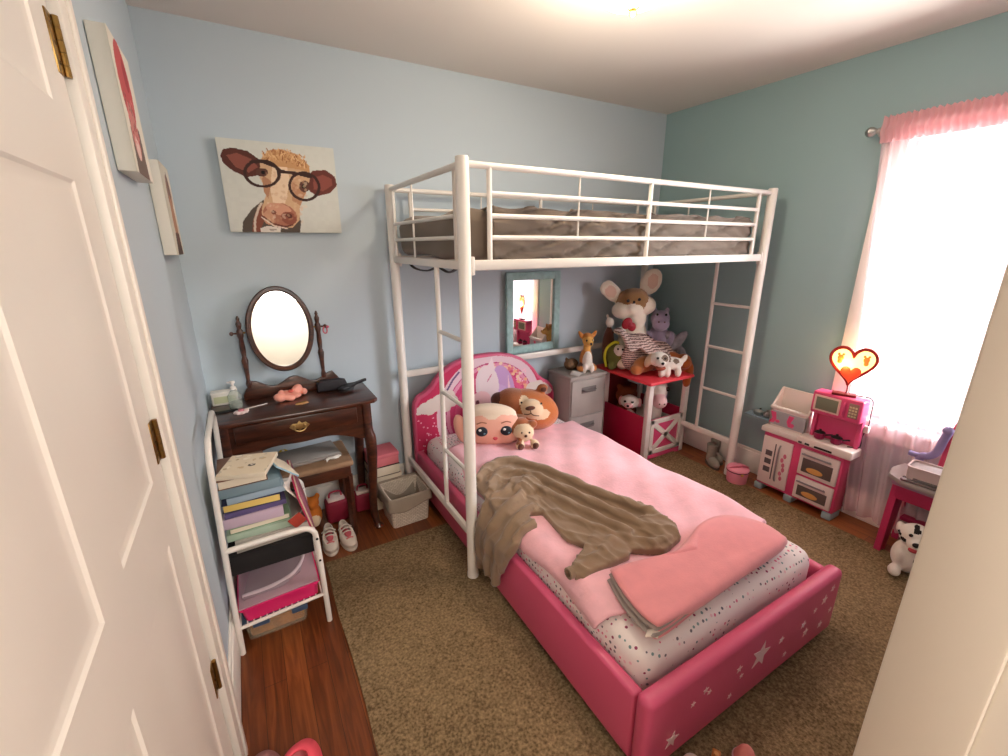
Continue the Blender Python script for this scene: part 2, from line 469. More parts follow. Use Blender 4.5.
# closet door in the left wall, with casing and three butt hinges
DX = -.006
d = BM()
y0, y1, dz = -2.30, -1.385, 2.03
def door_leaf(b):
    cols = [(-2.20, -1.905), (-1.79, -1.495)]
    rows = [(.24, .895), (1.045, 1.625), (1.745, 1.92)]
    ys = [y0]+[v for c in cols for v in c]+[y1]; zs = [.012]+[v for r in rows for v in r]+[dz]
    for i in range(5):
        for j in range(7):
            a = (ys[i], zs[j]); c = (ys[i+1], zs[j+1])
            if i % 2 == 1 and j % 2 == 1:
                # sunk panel: moulding slope, recess, raised field
                L = [(0, DX), (.006, DX-.0035), (.016, DX-.0055), (.022, DX-.0055), (.058, DX-.0015)]
                rings = []
                for ins, x in L:
                    rings.append([b.verts.new((x, yy, zz)) for yy, zz in ((a[0]+ins, a[1]+ins), (c[0]-ins, a[1]+ins), (c[0]-ins, c[1]-ins), (a[0]+ins, c[1]-ins))])
                for r0, r1 in zip(rings, rings[1:]):
                    for k in range(4): b.faces.new((r0[k], r0[(k+1) % 4], r1[(k+1) % 4], r1[k]))
                b.faces.new(rings[-1])
            else:
                b.faces.new([b.verts.new((DX, yy, zz)) for yy, zz in ((a[0], a[1]), (c[0], a[1]), (c[0], c[1]), (a[0], c[1]))])
    box2(b, (DX-.035, y0, .012), (DX-.012, y1, dz), bev=0)
    for yy in (y0, y1-.004): box2(b, (DX-.02, yy, .012), (DX, yy+.004, dz), bev=0)
door_leaf(d)
bmesh.ops.remove_doubles(d, verts=d.verts, dist=1e-5)
door = struct('door_1', d, DOORW, sharp=12)
for z in (1.855, 1.10, .405):
    h = BM()
    hy = y1+.004
    box2(h, (DX-.004, hy-.034, z-.048), (DX+.0025, hy-.003, z+.048), bev=.001)
    for k in range(5):
        lathe(h, [(.0, -.0095), (.0055, -.009), (.0055, .009), (0, .0095)], (DX+.006, hy, z-.038+k*.019), seg=10)
    for k in (-.03, 0, .03): lathe(h, [(.004, 0), (.003, .0012), (0, .0015)], (DX+.0025, hy-.018, z+k), seg=8, rot=(0, PI/2, 0), mi=1)
    obj('hinge', h, [BRASS, BRASSD], door)
for n, (lo, hi) in enumerate((((LX, y1+.012, 0), (.010, y1+.088, 2.03)), ((LX, y0-.12, 0), (.010, y0-.012, 2.03)), ((LX, y0-.12, 2.045), (.010, y1+.088, 2.15)))):
    b = BM(); box2(b, lo, hi, bev=.003)
    l2, h2 = list(lo), list(hi)
    l2[0] = .008; h2[0] = .0165
    if n == 0: l2[1] = hi[1]-.025
    elif n == 1: h2[1] = lo[1]+.035
    else: l2[2] = hi[2]-.035
    box2(b, l2, h2, bev=.004)
    struct('trim_%d' % (n+4), b, DOORW)

# window in the right wall
wn = BM()
for lo, hi in (((W_-.02, WY0-.09, WZ0-.02), (W_+.0, WY0+.005, WZ1+.09)), ((W_-.02, WY1-.005, WZ0-.02), (W_, WY1+.09, WZ1+.09)), ((W_-.02, WY0-.09, WZ1-.005), (W_, WY1+.09, WZ1+.09)), ((W_-.02, WY0-.07, WZ0-.10), (W_, WY1+.07, WZ0-.03))):
    box2(wn, lo, hi, bev=.004)
win = struct('window_1', wn, TRIMW)
b = BM(); box2(b, (W_-.045, WY0-.1, WZ0-.03), (W_+.14, WY1+.1, WZ0), bev=.006); obj('sill', b, TRIMW, win)
zm = 1.28
for k, (za, zb, xo) in enumerate(((WZ0, zm+.02, .05), (zm-.02, WZ1, .09))):
    b = BM()
    x0, x1 = W_+xo, W_+xo+.035
    box2(b, (x0, WY0, za), (x1, WY0+.045, zb)); box2(b, (x0, WY1-.045, za), (x1, WY1, zb))
    box2(b, (x0, WY0+.04, za), (x1, WY1-.04, za+.045)); box2(b, (x0, WY0+.04, zb-.045), (x1, WY1-.04, zb))
    s = obj('sash', b, TRIMW, win)
    b = BM(); box2(b, (x0+.014, WY0+.04, za+.04), (x0+.019, WY1-.04, zb-.04), bev=0); obj('pane', b, glass_mat('window_glass', alpha=.06), s)

# rug
b = BM()
def rugf(u, v):
    x = .368+2.50*u; y = -.535-1.885*v
    x += .004*math.sin(9*y)*(u < .01)
    return Vector((x, y, .012+.0006*math.sin(37*x)*math.sin(31*y)))
grid(b, rugf, 40, 40)
box2(b, (.370, -2.418, .0005), (2.866, -.537, .0115), bev=.002)
tag(obj('rug', b, rug_mat()), 'large brown-grey carpet rug covering most of the wooden floor', 'rug')

# ceiling light: brass ring, frosted bowl, finial
cl = thing('ceiling_light', 'round frosted glass ceiling light with a brass finial', 'lamp', (1.51, -1.225, H_-.0005))
FROST = mat('lit_frosted_glass', (255, 226, 180), .4, emit=BULB/3)
b = BM(); lathe(b, [(.06, 0), (.185, 0), (.19, -.012), (.17, -.022), (.06, -.022)], seg=40); obj('ring', b, BRASS, cl)
b = BM(); lathe(b, [(.165, -.02), (.163, -.055), (.14, -.09), (.10, -.116), (.05, -.132), (.012, -.137), (.0, -.137)], seg=40); obj('glass_bowl', b, FROST, cl)
b = BM(); lathe(b, [(.018, -.134), (.022, -.140), (.013, -.146), (.016, -.154), (.009, -.163), (0, -.167)], seg=16); obj('finial', b, BRASS, cl)

# ------------------------------------------------------------------ curtain
def curtain_mat(name, rgb, transp, transl):
    m = bpy.data.materials.new(name); m.use_nodes = True
    nt = m.node_tree; nt.nodes.clear(); c = (*lin(rgb), 1)
    o = nt.nodes.new('ShaderNodeOutputMaterial')
    tr = nt.nodes.new('ShaderNodeBsdfTransparent'); tl = nt.nodes.new('ShaderNodeBsdfTranslucent'); df = nt.nodes.new('ShaderNodeBsdfDiffuse')
    tr.inputs[0].default_value = (1, 1, 1, 1); tl.inputs[0].default_value = c; df.inputs[0].default_value = c
    m1 = nt.nodes.new('ShaderNodeMixShader'); m1.inputs[0].default_value = transl
    m2 = nt.nodes.new('ShaderNodeMixShader'); m2.inputs[0].default_value = 1-transp
    nt.links.new(df.outputs[0], m1.inputs[1]); nt.links.new(tl.outputs[0], m1.inputs[2])
    nt.links.new(tr.outputs[0], m2.inputs[1]); nt.links.new(m1.outputs[0], m2.inputs[2]); nt.links.new(m2.outputs[0], o.inputs['Surface'])
    return m
CURT = curtain_mat('pink_sheer_voile', (250, 220, 225), .54, .30)
CURTH = curtain_mat('gathered_pink_voile', (234, 186, 190), .06, .35)
RX = 3.03
cu = thing('curtain', 'sheer pale pink curtain with gathered header over the bright window', 'curtain', (RX, -1.42, .05))
cw = 2.40-1.40
def curt(u, v):
    z = .055+v*(2.0-.055)
    yl = -1.415-.175*(1-v)**1.0
    y = yl+(-2.405-yl)*u
    a = .009+.010*(1-v)+.004*math.sin(5*u+1)
    ph = u*2*PI*11+.8*math.sin(u*13)+.25*math.sin(3*v+u*9)
    return Vector((RX+a*math.sin(ph)+.006*math.sin(ph*2.3+1), y, z))
b = BM(); grid(b, curt, 220, 30); o = pobj('drape', b, CURT, cu, sharp=0)
def curth(u, v):
    z = 1.99+v*.115
    y = -1.412-.99*u
    ph = u*2*PI*34
    rr = .016+.006*math.sin(ph)
    bulge = math.sin(PI*min(1, max(0, (v-.18)/.5)))
    return Vector((RX-(.009+.012*bulge+.007*math.sin(ph+2*v)), y, z+.005*math.sin(ph*1.3+1)*v))
b = BM(); grid(b, curth, 340, 10)
def curth2(u, v):
    p = curth(u, v); p.x = 2*RX-p.x; return p
grid(b, curth2, 340, 6)
pobj('header', b, CURTH, cu, sharp=0)
cr = thing('curtain_rod', 'brushed steel curtain rod with a round finial above the window', 'curtain rod', (RX, -1.40, 2.05))
b = BM(); tube(b, [(RX, -1.375, 2.05), (RX, -2.42, 2.05)], .008); pobj('rod', b, STEEL, cr)
b = BM(); lathe(b, [(0, -.018), (.012, -.015), (.022, 0), (.024, .010), (.018, .023), (.008, .030), (0, .032)], (RX, -1.37, 2.05), rot=(-PI/2, 0, 0), seg=16); lathe(b, [(.011, -.03), (.013, -.025), (.009, -.018), (.011, -.012)], (RX, -1.37, 2.05), rot=(-PI/2, 0, 0), seg=16)
pobj('finial', b, STEEL, cr)
b = BM(); tube(b, [(W_, -1.395, 2.03), (RX+.02, -1.395, 2.03), (RX, -1.395, 2.042)], .006); box(b, (W_-.003, -1.395, 2.03), (.006, .03, .06)); pobj('bracket', b, STEEL, cr)

# ------------------------------------------------------------------ loft bed
lx0, lx1, lyF, lyB, lz = .9645, 2.925, -.98, -.075, 1.825
lb = thing('loft_bed', 'tall white tubular metal loft bed with end ladders and guard rails', 'bed', ((lx0+lx1)/2, (lyF+lyB)/2, 0))
for x, y in ((lx0, lyF), (lx1, lyF), (lx0, lyB), (lx1, lyB)):
    b = BM(); lathe(b, [(0, .0), (.0255, .002), (.0255, lz-.006), (.0225, lz-.001), (0, lz)], (x, y, 0), seg=20)
    pobj('post', b, WHITE, lb)
    b = BM(); lathe(b, [(0, 0), (.027, 0), (.0275, .03), (.0255, .033)], (x, y, .0002), seg=20)
    # plastic foot sleeve
    pobj('foot_cap', b, WHITE, lb)
ZR = (1.705, 1.625, 1.545)
def guard_long(y, name):
    b = BM()
    tube(b, [(lx0, y, 1.80), (lx1, y, 1.80)], .0125)
    for z in ZR: tube(b, [(1.075, y, z), (2.80, y, z)], .0095)
    for x in (1.075, 1.938, 2.80): tube(b, [(x, y, 1.45), (x, y, 1.80)], .0105)
    for x in (1.51, 2.37): tube(b, [(x, y, 1.545), (x, y, 1.80)], .004, seg=8)
    pobj(name, b, WHITE, lb)
guard_long(lyF, 'guard_rail'); guard_long(lyB, 'guard_rail')
def guard_end(x):
    b = BM()
    tube(b, [(x, lyF, 1.80), (x, lyB, 1.80)], .0125)
    for z in ZR[1:]: tube(b, [(x, lyF+.07, z), (x, lyB-.05, z)], .0085)
    for y in (lyF+.07, lyB-.05): tube(b, [(x, y, 1.45), (x, y, 1.80)], .0095)
    tube(b, [(x, -.42, 1.45), (x, -.42, 1.80)], .005, seg=8)
    pobj('guard_rail', b, WHITE, lb)
guard_end(lx0); guard_end(lx1)
for y in (lyF, lyB):
    b = BM(); box2(b, (lx0+.02, y-.012, 1.422), (lx1-.02, y+.012, 1.462), bev=.006)
    for x in (lx0+.03, lx1-.03): box(b, (x, y, 1.44), (.016, .03, .07), bev=.004)
    pobj('side_beam', b, WHITE, lb)
for x in (lx0, lx1):
    b = BM(); box2(b, (x-.011, lyF+.02, 1.425), (x+.011, lyB-.02, 1.460), bev=.006); pobj('end_beam', b, WHITE, lb)
SLAT = mat('dark_deck_fabric', (70, 66, 64), .9)
b = BM()
for k in range(22): tube(b, [(lx0+.06+k*.0875, lyF+.01, 1.452), (lx0+.06+k*.0875, lyB-.01, 1.452)], .008, seg=8)
pobj('slat_deck', b, WHITE, lb)
def ladder(x):
    yu = -.69
    b = BM(); tube(b, [(x, yu, .24), (x, yu, 1.43)], .0115); r = pobj('ladder_upright', b, WHITE, lb)
    for z in (.55, .85, 1.14):
        b = BM(); tube(b, [(x, yu, z), (x, lyF+.01, z)], .0095, seg=10); pobj('ladder_rung', b, WHITE, lb)
    b = BM(); box2(b, (x-.010, lyF+.015, .215), (x+.010, lyB-.015, .255), bev=.005); pobj('low_end_rail', b, WHITE, lb)
ladder(lx0); ladder(lx1)
b = BM(); box2(b, (lx0+.015, lyB-.010, .76), (lx1-.015, lyB+.010, .80), bev=.005); pobj('back_rail', b, WHITE, lb)

# mattress up on the loft, taupe bedding with creases
def hash2(x, y):
    return math.sin(12.9898*x+78.233*y)
def crease(x, y):
    return .006*math.sin(9*x+7*y+2*math.sin(3*x))+.004*math.sin(23*x-17*y+1.5*math.sin(7*y+5*x))
lm = thing('loft_mattress', 'loft bed mattress covered in a crumpled taupe sheet', 'mattress', (1.945, -.53, 1.462))
def pillowbox(lo, hi, fn, nu=60, nv=30, rr=.05, n=4):
    """closed rounded slab between lo and hi, its top and sides rumpled by fn(x, y, z)"""
    b = BM(); cx, cy, cz = [(p+q)/2 for p, q in zip(lo, hi)]; hx, hy, hz = [(q-p)/2 for p, q in zip(lo, hi)]
    tb = bmesh.new(); bmesh.ops.create_cube(tb, size=2)
    for v in tb.verts: v.co = Vector((v.co.x*hx, v.co.y*hy, v.co.z*hz))
    bmesh.ops.bevel(tb, geom=list(tb.edges), offset=min(rr, hz*.95), segments=4, affect='EDGES', profile=.5)
    bmesh.ops.subdivide_edges(tb, edges=[e for e in tb.edges if e.calc_length() > .3], cuts=24, use_grid_fill=True)
    bmesh.ops.triangulate(tb, faces=[f for f in tb.faces if len(f.verts) > 4])
    tb.normal_update()
    for v in tb.verts:
        p = v.co+Vector((cx, cy, cz)); v.co = v.co+v.normal*fn(p.x, p.y, p.z)
    merge(b, tb, 0, Matrix.Translation((cx, cy, cz)))
    return b
b = pillowbox((.985, -.912, 1.463), (2.885, -.115, 1.655), lambda x, y, z: crease(x, y+z)*1.3+.008*math.sin(31*x+40*z+3*math.sin(9*x))*(abs(y+.53) > .38))
pobj('mattress', b, TAN_SH, lm, sharp=0)
# crumpled top cover along the front edge
def cover(u, v):
    x = 1.10+1.70*u
    t = v*.36
    drop = max(0, t-.16)
    y = -.80-min(t, .155); z = 1.660-drop
    z += .005*math.sin(17*x+9*v+2*math.sin(5*x))*(1-.3*v)+.002*math.sin(41*x-12*v)
    q_ = 9*x+13*v+1.6*math.sin(3*x+2*v)+.5*math.sin(11*x-6*v); y += (.024*(1-abs(math.sin(q_)))**3+.004*math.sin(31*x-40*v+2*math.sin(7*x))-.007)*(v > .40)
    return Vector((x, y, z))
b = BM(); grid(b, cover, 200, 36)
o = pobj('blanket_fold', b, TAN_SH, lm, sharp=0)
md = o.modifiers.new('s', 'SOLIDIFY'); md.thickness = .008
# a dark strap hanging under the deck
sp = BM(); tube(sp, arc([(.99, -.20, 1.45), (1.0, -.30, 1.405), (1.0, -.48, 1.40), (1.0, -.62, 1.42), (1.0, -.75, 1.405), (.995, -.90, 1.445)], 5), .007, seg=8, flat=(1.4, .6))
tag(obj('strap', sp, DARK), 'black strap sagging under the loft deck at its ladder end', 'strap')

# ------------------------------------------------------------------ pink bed
pbx0, pbx1 = .998, 2.045
pb = thing('bed', 'low bed in hot pink vinyl with a printed arched headboard and starry footboard', 'bed', (1.52, -1.0, 0))
def rail(x0, x1):
    b = BM()
    box2(b, (x0, -1.945, .05), (x1, -.145, .30), bev=.012, seg=3); return b
pobj('side_rail', rail(pbx0, pbx0+.04), PINKV, pb); pobj('side_rail', rail(pbx1-.04, pbx1), PINKV, pb)
b = BM(); box2(b, (pbx0-.006, -2.005, .047), (pbx1+.006, -1.948, .325), bev=.022, seg=4)
fb = pobj('footboard', b, PINKV, pb)
def starpoly(x, z, r, rot, n=5): return [(x+r*(1 if k % 2 == 0 else .42)*math.sin(k*PI/n+rot), z+r*(1 if k % 2 == 0 else .42)*math.cos(k*PI/n+rot)) for k in range(2*n)]
for x, z, r, rot in ((1.105, .13, .032, .3), (1.53, .205, .055, .25), (1.24, .235, .014, 0), (1.26, .215, .011, .4), (1.185, .215, .012, .2), (1.41, .215, .016, .1), (1.43, .175, .011, 0), (1.38, .12, .012, .5), (1.655, .20, .016, .2), (1.80, .19, .018, .3), (1.83, .14, .02, .1), (1.87, .22, .013, 0), (1.93, .24, .022, .2), (1.98, .27, .016, .4), (1.94, .12, .018, .2), (2.0, .16, .014, 0), (1.70, .11, .013, .3)):
    b = BM(); prism(b, starpoly(x, z, r, rot), .0012, T(0, -2.005, 0) @ XZ); obj('star', b, PINKS, fb)
HB = [(pbx0-.002, .05), (pbx0-.002, .56), (1.005, .61), (1.03, .645), (1.075, .665), (1.12, .70), (1.155, .745), (1.20, .785), (1.26, .818), (1.33, .84), (1.43, .852), (1.53, .853), (1.61, .845), (1.69, .826), (1.76, .796), (1.82, .752), (1.87, .705), (1.905, .655), (1.95, .62), (2.0, .59), (2.032, .55), (2.045, .50), (2.045, .05)]
b = BM(); prism(b, HB, .05, T(0, -.09, 0) @ XZ, bev=.012, seg=3)
hb = pobj('headboard', b, PINKV, pb)
# print on the headboard face: arch bands, clouds, dots and a pale horse head (plane coordinates in metres)
a = Art(1.05, .66, .0045, (196, 52, 92)); ox, oz = .997, .20
a.A = a.X+ox; a.B = a.Y+oz
pm = a.inside([(x+(1.52-x)*.03, z-.018 if z > .1 else z) for x, z in HB])
for r, c in ((.382, (226, 196, 206)), (.325, (188, 70, 122)), (.318, (226, 150, 178)), (.295, (206, 70, 118)), (.262, (222, 92, 138)), (.225, (212, 62, 118))):
    a.ell(1.53, .468, r*1.02, r, c)
for k in range(70):
    t = random.uniform(.05, PI*.60); r = random.uniform(.262, .318)
    a.ell(1.53+r*math.cos(t), .468+r*math.sin(t), .013, .011, random.choice([(236, 176, 140), (240, 196, 160), (224, 120, 132), (238, 208, 180)]))
a.ell(1.62, .60, .085, .17, (200, 160, 208), .25); a.ell(1.575, .52, .10, .12, (206, 172, 216), .2)
a.ell(1.50, .64, .085, .14, (234, 216, 220), .12); a.ell(1.45, .54, .075, .07, (238, 196, 202)); a.poly([(1.49, .75), (1.535, .83), (1.56, .74)], (236, 214, 220))
a.poly([(1.655, .70), (1.675, .60), (1.72, .53), (1.655, .53)], (238, 200, 214)); a.ell(1.425, .535, .014, .018, (120, 66, 84)); a.line([(1.50, .67), (1.53, .71)], .008, (206, 120, 152))
for k in range(34): a.ell(random.uniform(1.02, 1.14), random.uniform(.26, .50), .005, .005, (232, 176, 196))
for k in range(14): a.ell(random.uniform(1.70, 1.80), random.uniform(.56, .72), .007, .007, (244, 190, 208))
for x, z, r in ((1.03, .555, .03), (1.07, .565, .045), (1.12, .575, .055), (1.17, .59, .06), (1.215, .615, .055), (1.245, .58, .045), (1.20, .55, .04), (1.10, .545, .035), (1.85, .57, .05), (1.90, .575, .05), (1.95, .555, .045), (1.985, .53, .035), (1.88, .52, .04)): a.ell(x, z, r, r*.85, (222, 208, 200))
a.line([(1.22, .66), (1.26, .72), (1.30, .76)], .012, (110, 84, 124))
o = a.build('printed_face', ARTG, (ox, -.1415, oz), (1, 0, 0), (0, 0, 1), hb, mask=pm)
for x, y in ((1.03, -1.965), (2.0, -1.965), (1.03, -.118), (2.0, -.118)):
    b = BM(); lathe(b, [(0, .012), (.016, .012), (.022, .05), (0, .05)], (x, y, 0), seg=14); pobj('foot', b, MAHOG, pb)
b = BM(); box2(b, (pbx0+.035, -1.94, .10), (pbx1-.035, -.145, .125), bev=.003); pobj('base_board', b, MAHOG, pb)
MT = .385
mt = thing('mattress', 'bed mattress in a white fitted sheet with rows of small coloured dots', 'mattress', (1.52, -1.0, .125))
b = pillowbox((1.045, -1.93, .127), (1.995, -.150, MT), lambda x, y, z: .003*math.sin(13*x+5*y)+.003*math.sin(11*y+4*z), rr=.06)
o = pobj('fitted_sheet', b, dotted_mat(), mt, sharp=0)
# pink blanket spread over the mattress
def blanket(u, v):
    xl = 1.055+.018*math.sin(4*v+1)+.01*math.sin(17*v); xr = 1.985+.006*math.sin(9*v)
    ys, ye = -.42, -1.73-.085*(1-u)+.07*max(0, 1-u/.14)**2+.02*math.sin(9*u)
    y = ys+(ye-ys)*v+.02*math.sin(6*u)*(1-v)
    L = xr-xl
    x = xl+(L+.10)*u
    z = MT+.012
    if x > xr-.02:
        d_ = x-(xr-.02); x = xr-.02+min(d_, .025); z -= max(0, d_-.012)*.9
    dl = x-xl
    z -= .05*max(0, 1-dl/.05)**2
    z += .004*math.sin(14*x+9*y)+.003*math.sin(31*x-22*y)+.005*math.sin(6*y+11*x+2*math.sin(4*y))
    return Vector((x, y, z))
b = BM(); grid(b, blanket, 80, 100)
bl = obj('blanket', b, BLANK, sharp=0)
tag(bl, 'light pink fleece blanket spread over the dotted mattress', 'blanket')
md = bl.modifiers.new('s', 'SOLIDIFY'); md.thickness = .012; md.offset = 1

# ------------------------------------------------------------------ things lying on the pink bed
def zprism(bm, poly, z0, d, mi=0, bev=0.):
    prism(bm, poly, d, T(0, 0, z0), mi, bev)
def jacket(bm):
    # torso spread flat across the bed, two sleeves towards the camera, one sleeve and the hem hanging over the side rail
    A = [(1.03, -.90), (1.14, -.74), (1.25, -.69), (1.36, -.73), (1.43, -.92), (1.50, -1.24), (1.59, -1.40), (1.60, -1.52), (1.545, -1.645), (1.43, -1.665), (1.33, -1.60), (1.30, -1.45), (1.235, -1.27), (1.11, -1.19), (1.02, -1.10)]
    zprism(bm, A, .402, .030)
    zprism(bm, [(1.18, -1.20), (1.33, -1.44), (1.22, -1.53), (1.16, -1.42)], .402, .026)
    zprism(bm, [(1.30, -1.44), (1.33, -1.55), (1.30, -1.62), (1.15, -1.615), (1.06, -1.60), (1.07, -1.555)], .402, .034)
    for path, r in (
        ([(1.05, -.86, .43), (1.2, -.76, .435), (1.33, -.82, .435), (1.42, -1.02, .435), (1.47, -1.25, .44), (1.55, -1.45, .44), (1.55, -1.6, .43)], .026),
        ([(1.06, -.98, .43), (1.18, -.86, .435), (1.30, -.95, .435), (1.36, -1.15, .44), (1.42, -1.38, .44), (1.48, -1.58, .435)], .024),
        ([(1.12, -1.02, .43), (1.22, -.97, .435), (1.28, -1.12, .435), (1.33, -1.33, .435), (1.39, -1.54, .435)], .022),
        ([(1.03, -1.05, .42), (1.12, -1.1, .43), (1.2, -1.05, .43)], .022),
        ([(1.40, -1.62, .43), (1.50, -1.62, .435), (1.59, -1.52, .43)], .020),
        ([(1.40, -.95, .425), (1.48, -1.2, .425), (1.57, -1.42, .425)], .018),
        ([(1.23, -1.25, .425), (1.29, -1.4, .43), (1.35, -1.53, .43), (1.45, -1.63, .43)], .016),
        ([(1.07, -1.57, .42), (1.2, -1.56, .428), (1.31, -1.52, .43)], .020),
        ([(1.08, -1.60, .415), (1.2, -1.60, .42), (1.32, -1.59, .42)], .016),
        # over the edge and down
        ([(1.14, -1.02, .43), (1.06, -1.02, .425), (1.0, -1.03, .375), (.977, -1.035, .30), (.972, -1.04, .20), (.972, -1.05, .10)], .020),
        ([(1.16, -1.10, .432), (1.07, -1.12, .43), (1.0, -1.13, .375), (.975, -1.13, .30), (.970, -1.13, .22), (.970, -1.14, .13)], .024),
        ([(1.18, -1.18, .43), (1.08, -1.20, .425), (1.005, -1.22, .37), (.976, -1.22, .30), (.972, -1.205, .22), (.972, -1.19, .12)], .022),
        ([(1.08, -1.25, .42), (1.01, -1.28, .375), (.98, -1.27, .30), (.974, -1.24, .24)], .018)):
        tube(bm, arc(path, 6), r, seg=10)
    def sheetq(y, z): return (y, z)
    prism(bm, [(-1.015, .33), (-1.285, .33), (-1.275, .28), (-1.235, .20), (-1.20, .11), (-1.16, .10), (-1.10, .17), (-1.03, .09), (-1.015, .15)], .020, T(.962, 0, 0) @ YZ)
    prism(bm, [(.965, .30), (1.0, .31), (1.06, .395), (1.12, .40), (1.12, .432), (1.05, .428), (.99, .37), (.963, .33)], .27, T(0, -1.015, 0) @ XZ)
    # puffed, turned-back hood and cuffs
    for p, r in (((1.23, -1.02, .435), .05), ((1.51, -1.56, .435), .05)): ell(bm, p, (r*1.6, r*1.6, r*.55))
jk = plush('jacket', [], [BROWN], None, voxel=.006, smooth=5, extra=jacket)
AX = [Vector(p) for p in ((1.02, -1.02), (1.14, -.90), (1.28, -.92), (1.36, -1.10), (1.43, -1.36), (1.50, -1.62))]
def axis_dist(x, y):
    best = (9, 0, 0); acc = 0; p = Vector((x, y))
    for a_, c_ in zip(AX, AX[1:]):
        e = c_-a_; t_ = max(0, min(1, (p-a_).dot(e)/e.length_squared)); q_ = p-a_-e*t_
        sd = q_.length*(1 if e.x*(p-a_).y-e.y*(p-a_).x > 0 else -1)
        if q_.length < best[0]: best = (q_.length, sd, acc+e.length*t_)
        acc += e.length
    return best[1], best[2]
NRM = [Vector(v.normal) for v in jk.data.vertices]
for v in jk.data.vertices:       # cloth creases running along the body and down the hanging sleeve
    x, y, z = v.co
    if z > .385:
        d_, l_ = axis_dist(x, y)
        ph = d_*62+1.7*math.sin(l_*9+1)+1.1*math.sin(l_*21+d_*30)
        am = .55+.45*math.sin(l_*7+d_*13)
        w_ = .0085*am*((1-abs(math.sin(ph)))**2.2-.3)+.003*math.sin(l_*46+d_*40+2*math.sin(d_*50))
        w_ *= min(1, max(.12, NRM[v.index].z*1.5))
    else:
        ph = y*48+1.2*math.sin(z*17)+.8*math.sin(z*31+y*20)
        w_ = .008*((1-abs(math.sin(ph)))**2-.3)+.002*math.sin(z*60+y*30)
    v.co += NRM[v.index]*w_
tag(jk, 'crumpled taupe jacket sprawled across the pink bed, one sleeve hanging over its side', 'jacket')
b = BM(); lathe(b, [(.016, 0), (.021, .002), (.021, .02), (.014, .021), (.014, .004)], (1.062, -1.58, .428), rot=(0, -PI/2, 0), seg=14)
obj('cuff', b, BROWN, jk)

fbl = thing('folded_blanket', 'coral pink fleece blanket folded with a grey lining at the foot of the bed', 'blanket', (1.5, -1.78, MT+.018))
FP = [(1.165, -1.665), (1.25, -1.680), (1.40, -1.710), (1.52, -1.690), (1.64, -1.650), (1.75, -1.650), (1.82, -1.69), (1.868, -1.77), (1.86, -1.845), (1.81, -1.882), (1.50, -1.895), (1.17, -1.908), (1.115, -1.885), (1.125, -1.78)]
def slab(bm, P, z0, z1, grow=0., mi=0, puff=.0, drape=0):
    c = Vector((sum(p[0] for p in P)/len(P), sum(p[1] for p in P)/len(P)))
    Q = [((p[0]-c.x)*(1+grow)+c.x, (p[1]-c.y)*(1+grow)+c.y) for p in P]
    Q = [(q.x, q.y) for q in arc([(x, y, 0) for x, y in Q]+[(Q[0][0], Q[0][1], 0)], 5)][:-1]
    n = len(Q); L = []
    h = (z1-z0)/2
    levels = [(0.02, z0), (.0, z0+h*.35), (-.008, z0+h), (.0, z1-h*.4), (.018, z1-h*.1), (.05, z1)]
    rings = []
    for ins, z in levels:
        ring = []
        for x, y in Q:
            d = Vector((c.x-x, c.y-y)); l = d.length; d /= l
            ring.append(bm.verts.new((x+d.x*ins, y+d.y*ins, z+puff*math.sin(9*x+7*y))))
        rings.append(ring)
    for k in range(1, 7):        # dome in to the middle
        f = 1-k/7
        ring = []
        for v in rings[5]:
            p = Vector((c.x+(v.co.x-c.x)*f, c.y+(v.co.y-c.y)*f)); ring.append(bm.verts.new((p.x, p.y, z1+puff*(1.6*math.sin(14*p.x+9*p.y)+math.sin(23*p.y-8*p.x)))))
        rings.append(ring)
    for r0, r1 in zip(rings, rings[1:]):
        for k in range(n):
            f = bm.faces.new((r0[k], r0[(k+1) % n], r1[(k+1) % n], r1[k])); f.material_index = mi; f.smooth = True
    f = bm.faces.new(rings[0][::-1]); f.material_index = mi
    f = bm.faces.new(rings[-1]); f.material_index = mi
    if drape:
        for k_, ring in enumerate(rings[:4]):
            for v in ring:
                if v.co.x > 1.19: v.co.z -= (z0-drape)*(1-.25*k_)*smoothstep(1.19, 1.30, v.co.x)
zb = MT+.018
IN = [(x+(.0 if x < 1.2 else -.03*(x > 1.7)), y+(.022 if y < -1.84 and x > 1.2 else 0)) for x, y in FP]
b = BM(); slab(b, [(x-.004*(x < 1.2), y) for x, y in IN], zb, zb+.013); pobj('bottom_fold', b, FLEECE, fbl, sharp=0)
b = BM(); slab(b, [(x-.016*(x < 1.2), y) for x, y in IN], zb+.008, zb+.024, -.010); pobj('grey_lining', b, GREYF, fbl, sharp=0)
b = BM(); slab(b, [(x+.004*(x < 1.2), y) for x, y in IN], zb+.020, zb+.034, -.014); pobj('middle_fold', b, FLEECE, fbl, sharp=0)
b = BM(); slab(b, [(x-.010*(x < 1.2), y) for x, y in IN], zb+.030, zb+.044, -.012); pobj('grey_lining', b, GREYF, fbl, sharp=0)
b = BM(); slab(b, FP, zb+.038, zb+.066, .004, puff=.0018, drape=zb+.004); pobj('top_fold', b, FLEECE, fbl, sharp=0)
b = BM()
def tg(u, v): return Vector((1.105-.022*v+.03*u, -1.880-.022*u-.01*v, zb+.022-.012*v*v+.004*math.sin(3*u)))
grid(b, tg, 6, 6); o = pobj('care_label', b, mat('label_satin', (240, 226, 214), .5), fbl); md = o.modifiers.new('s', 'SOLIDIFY'); md.thickness = .001

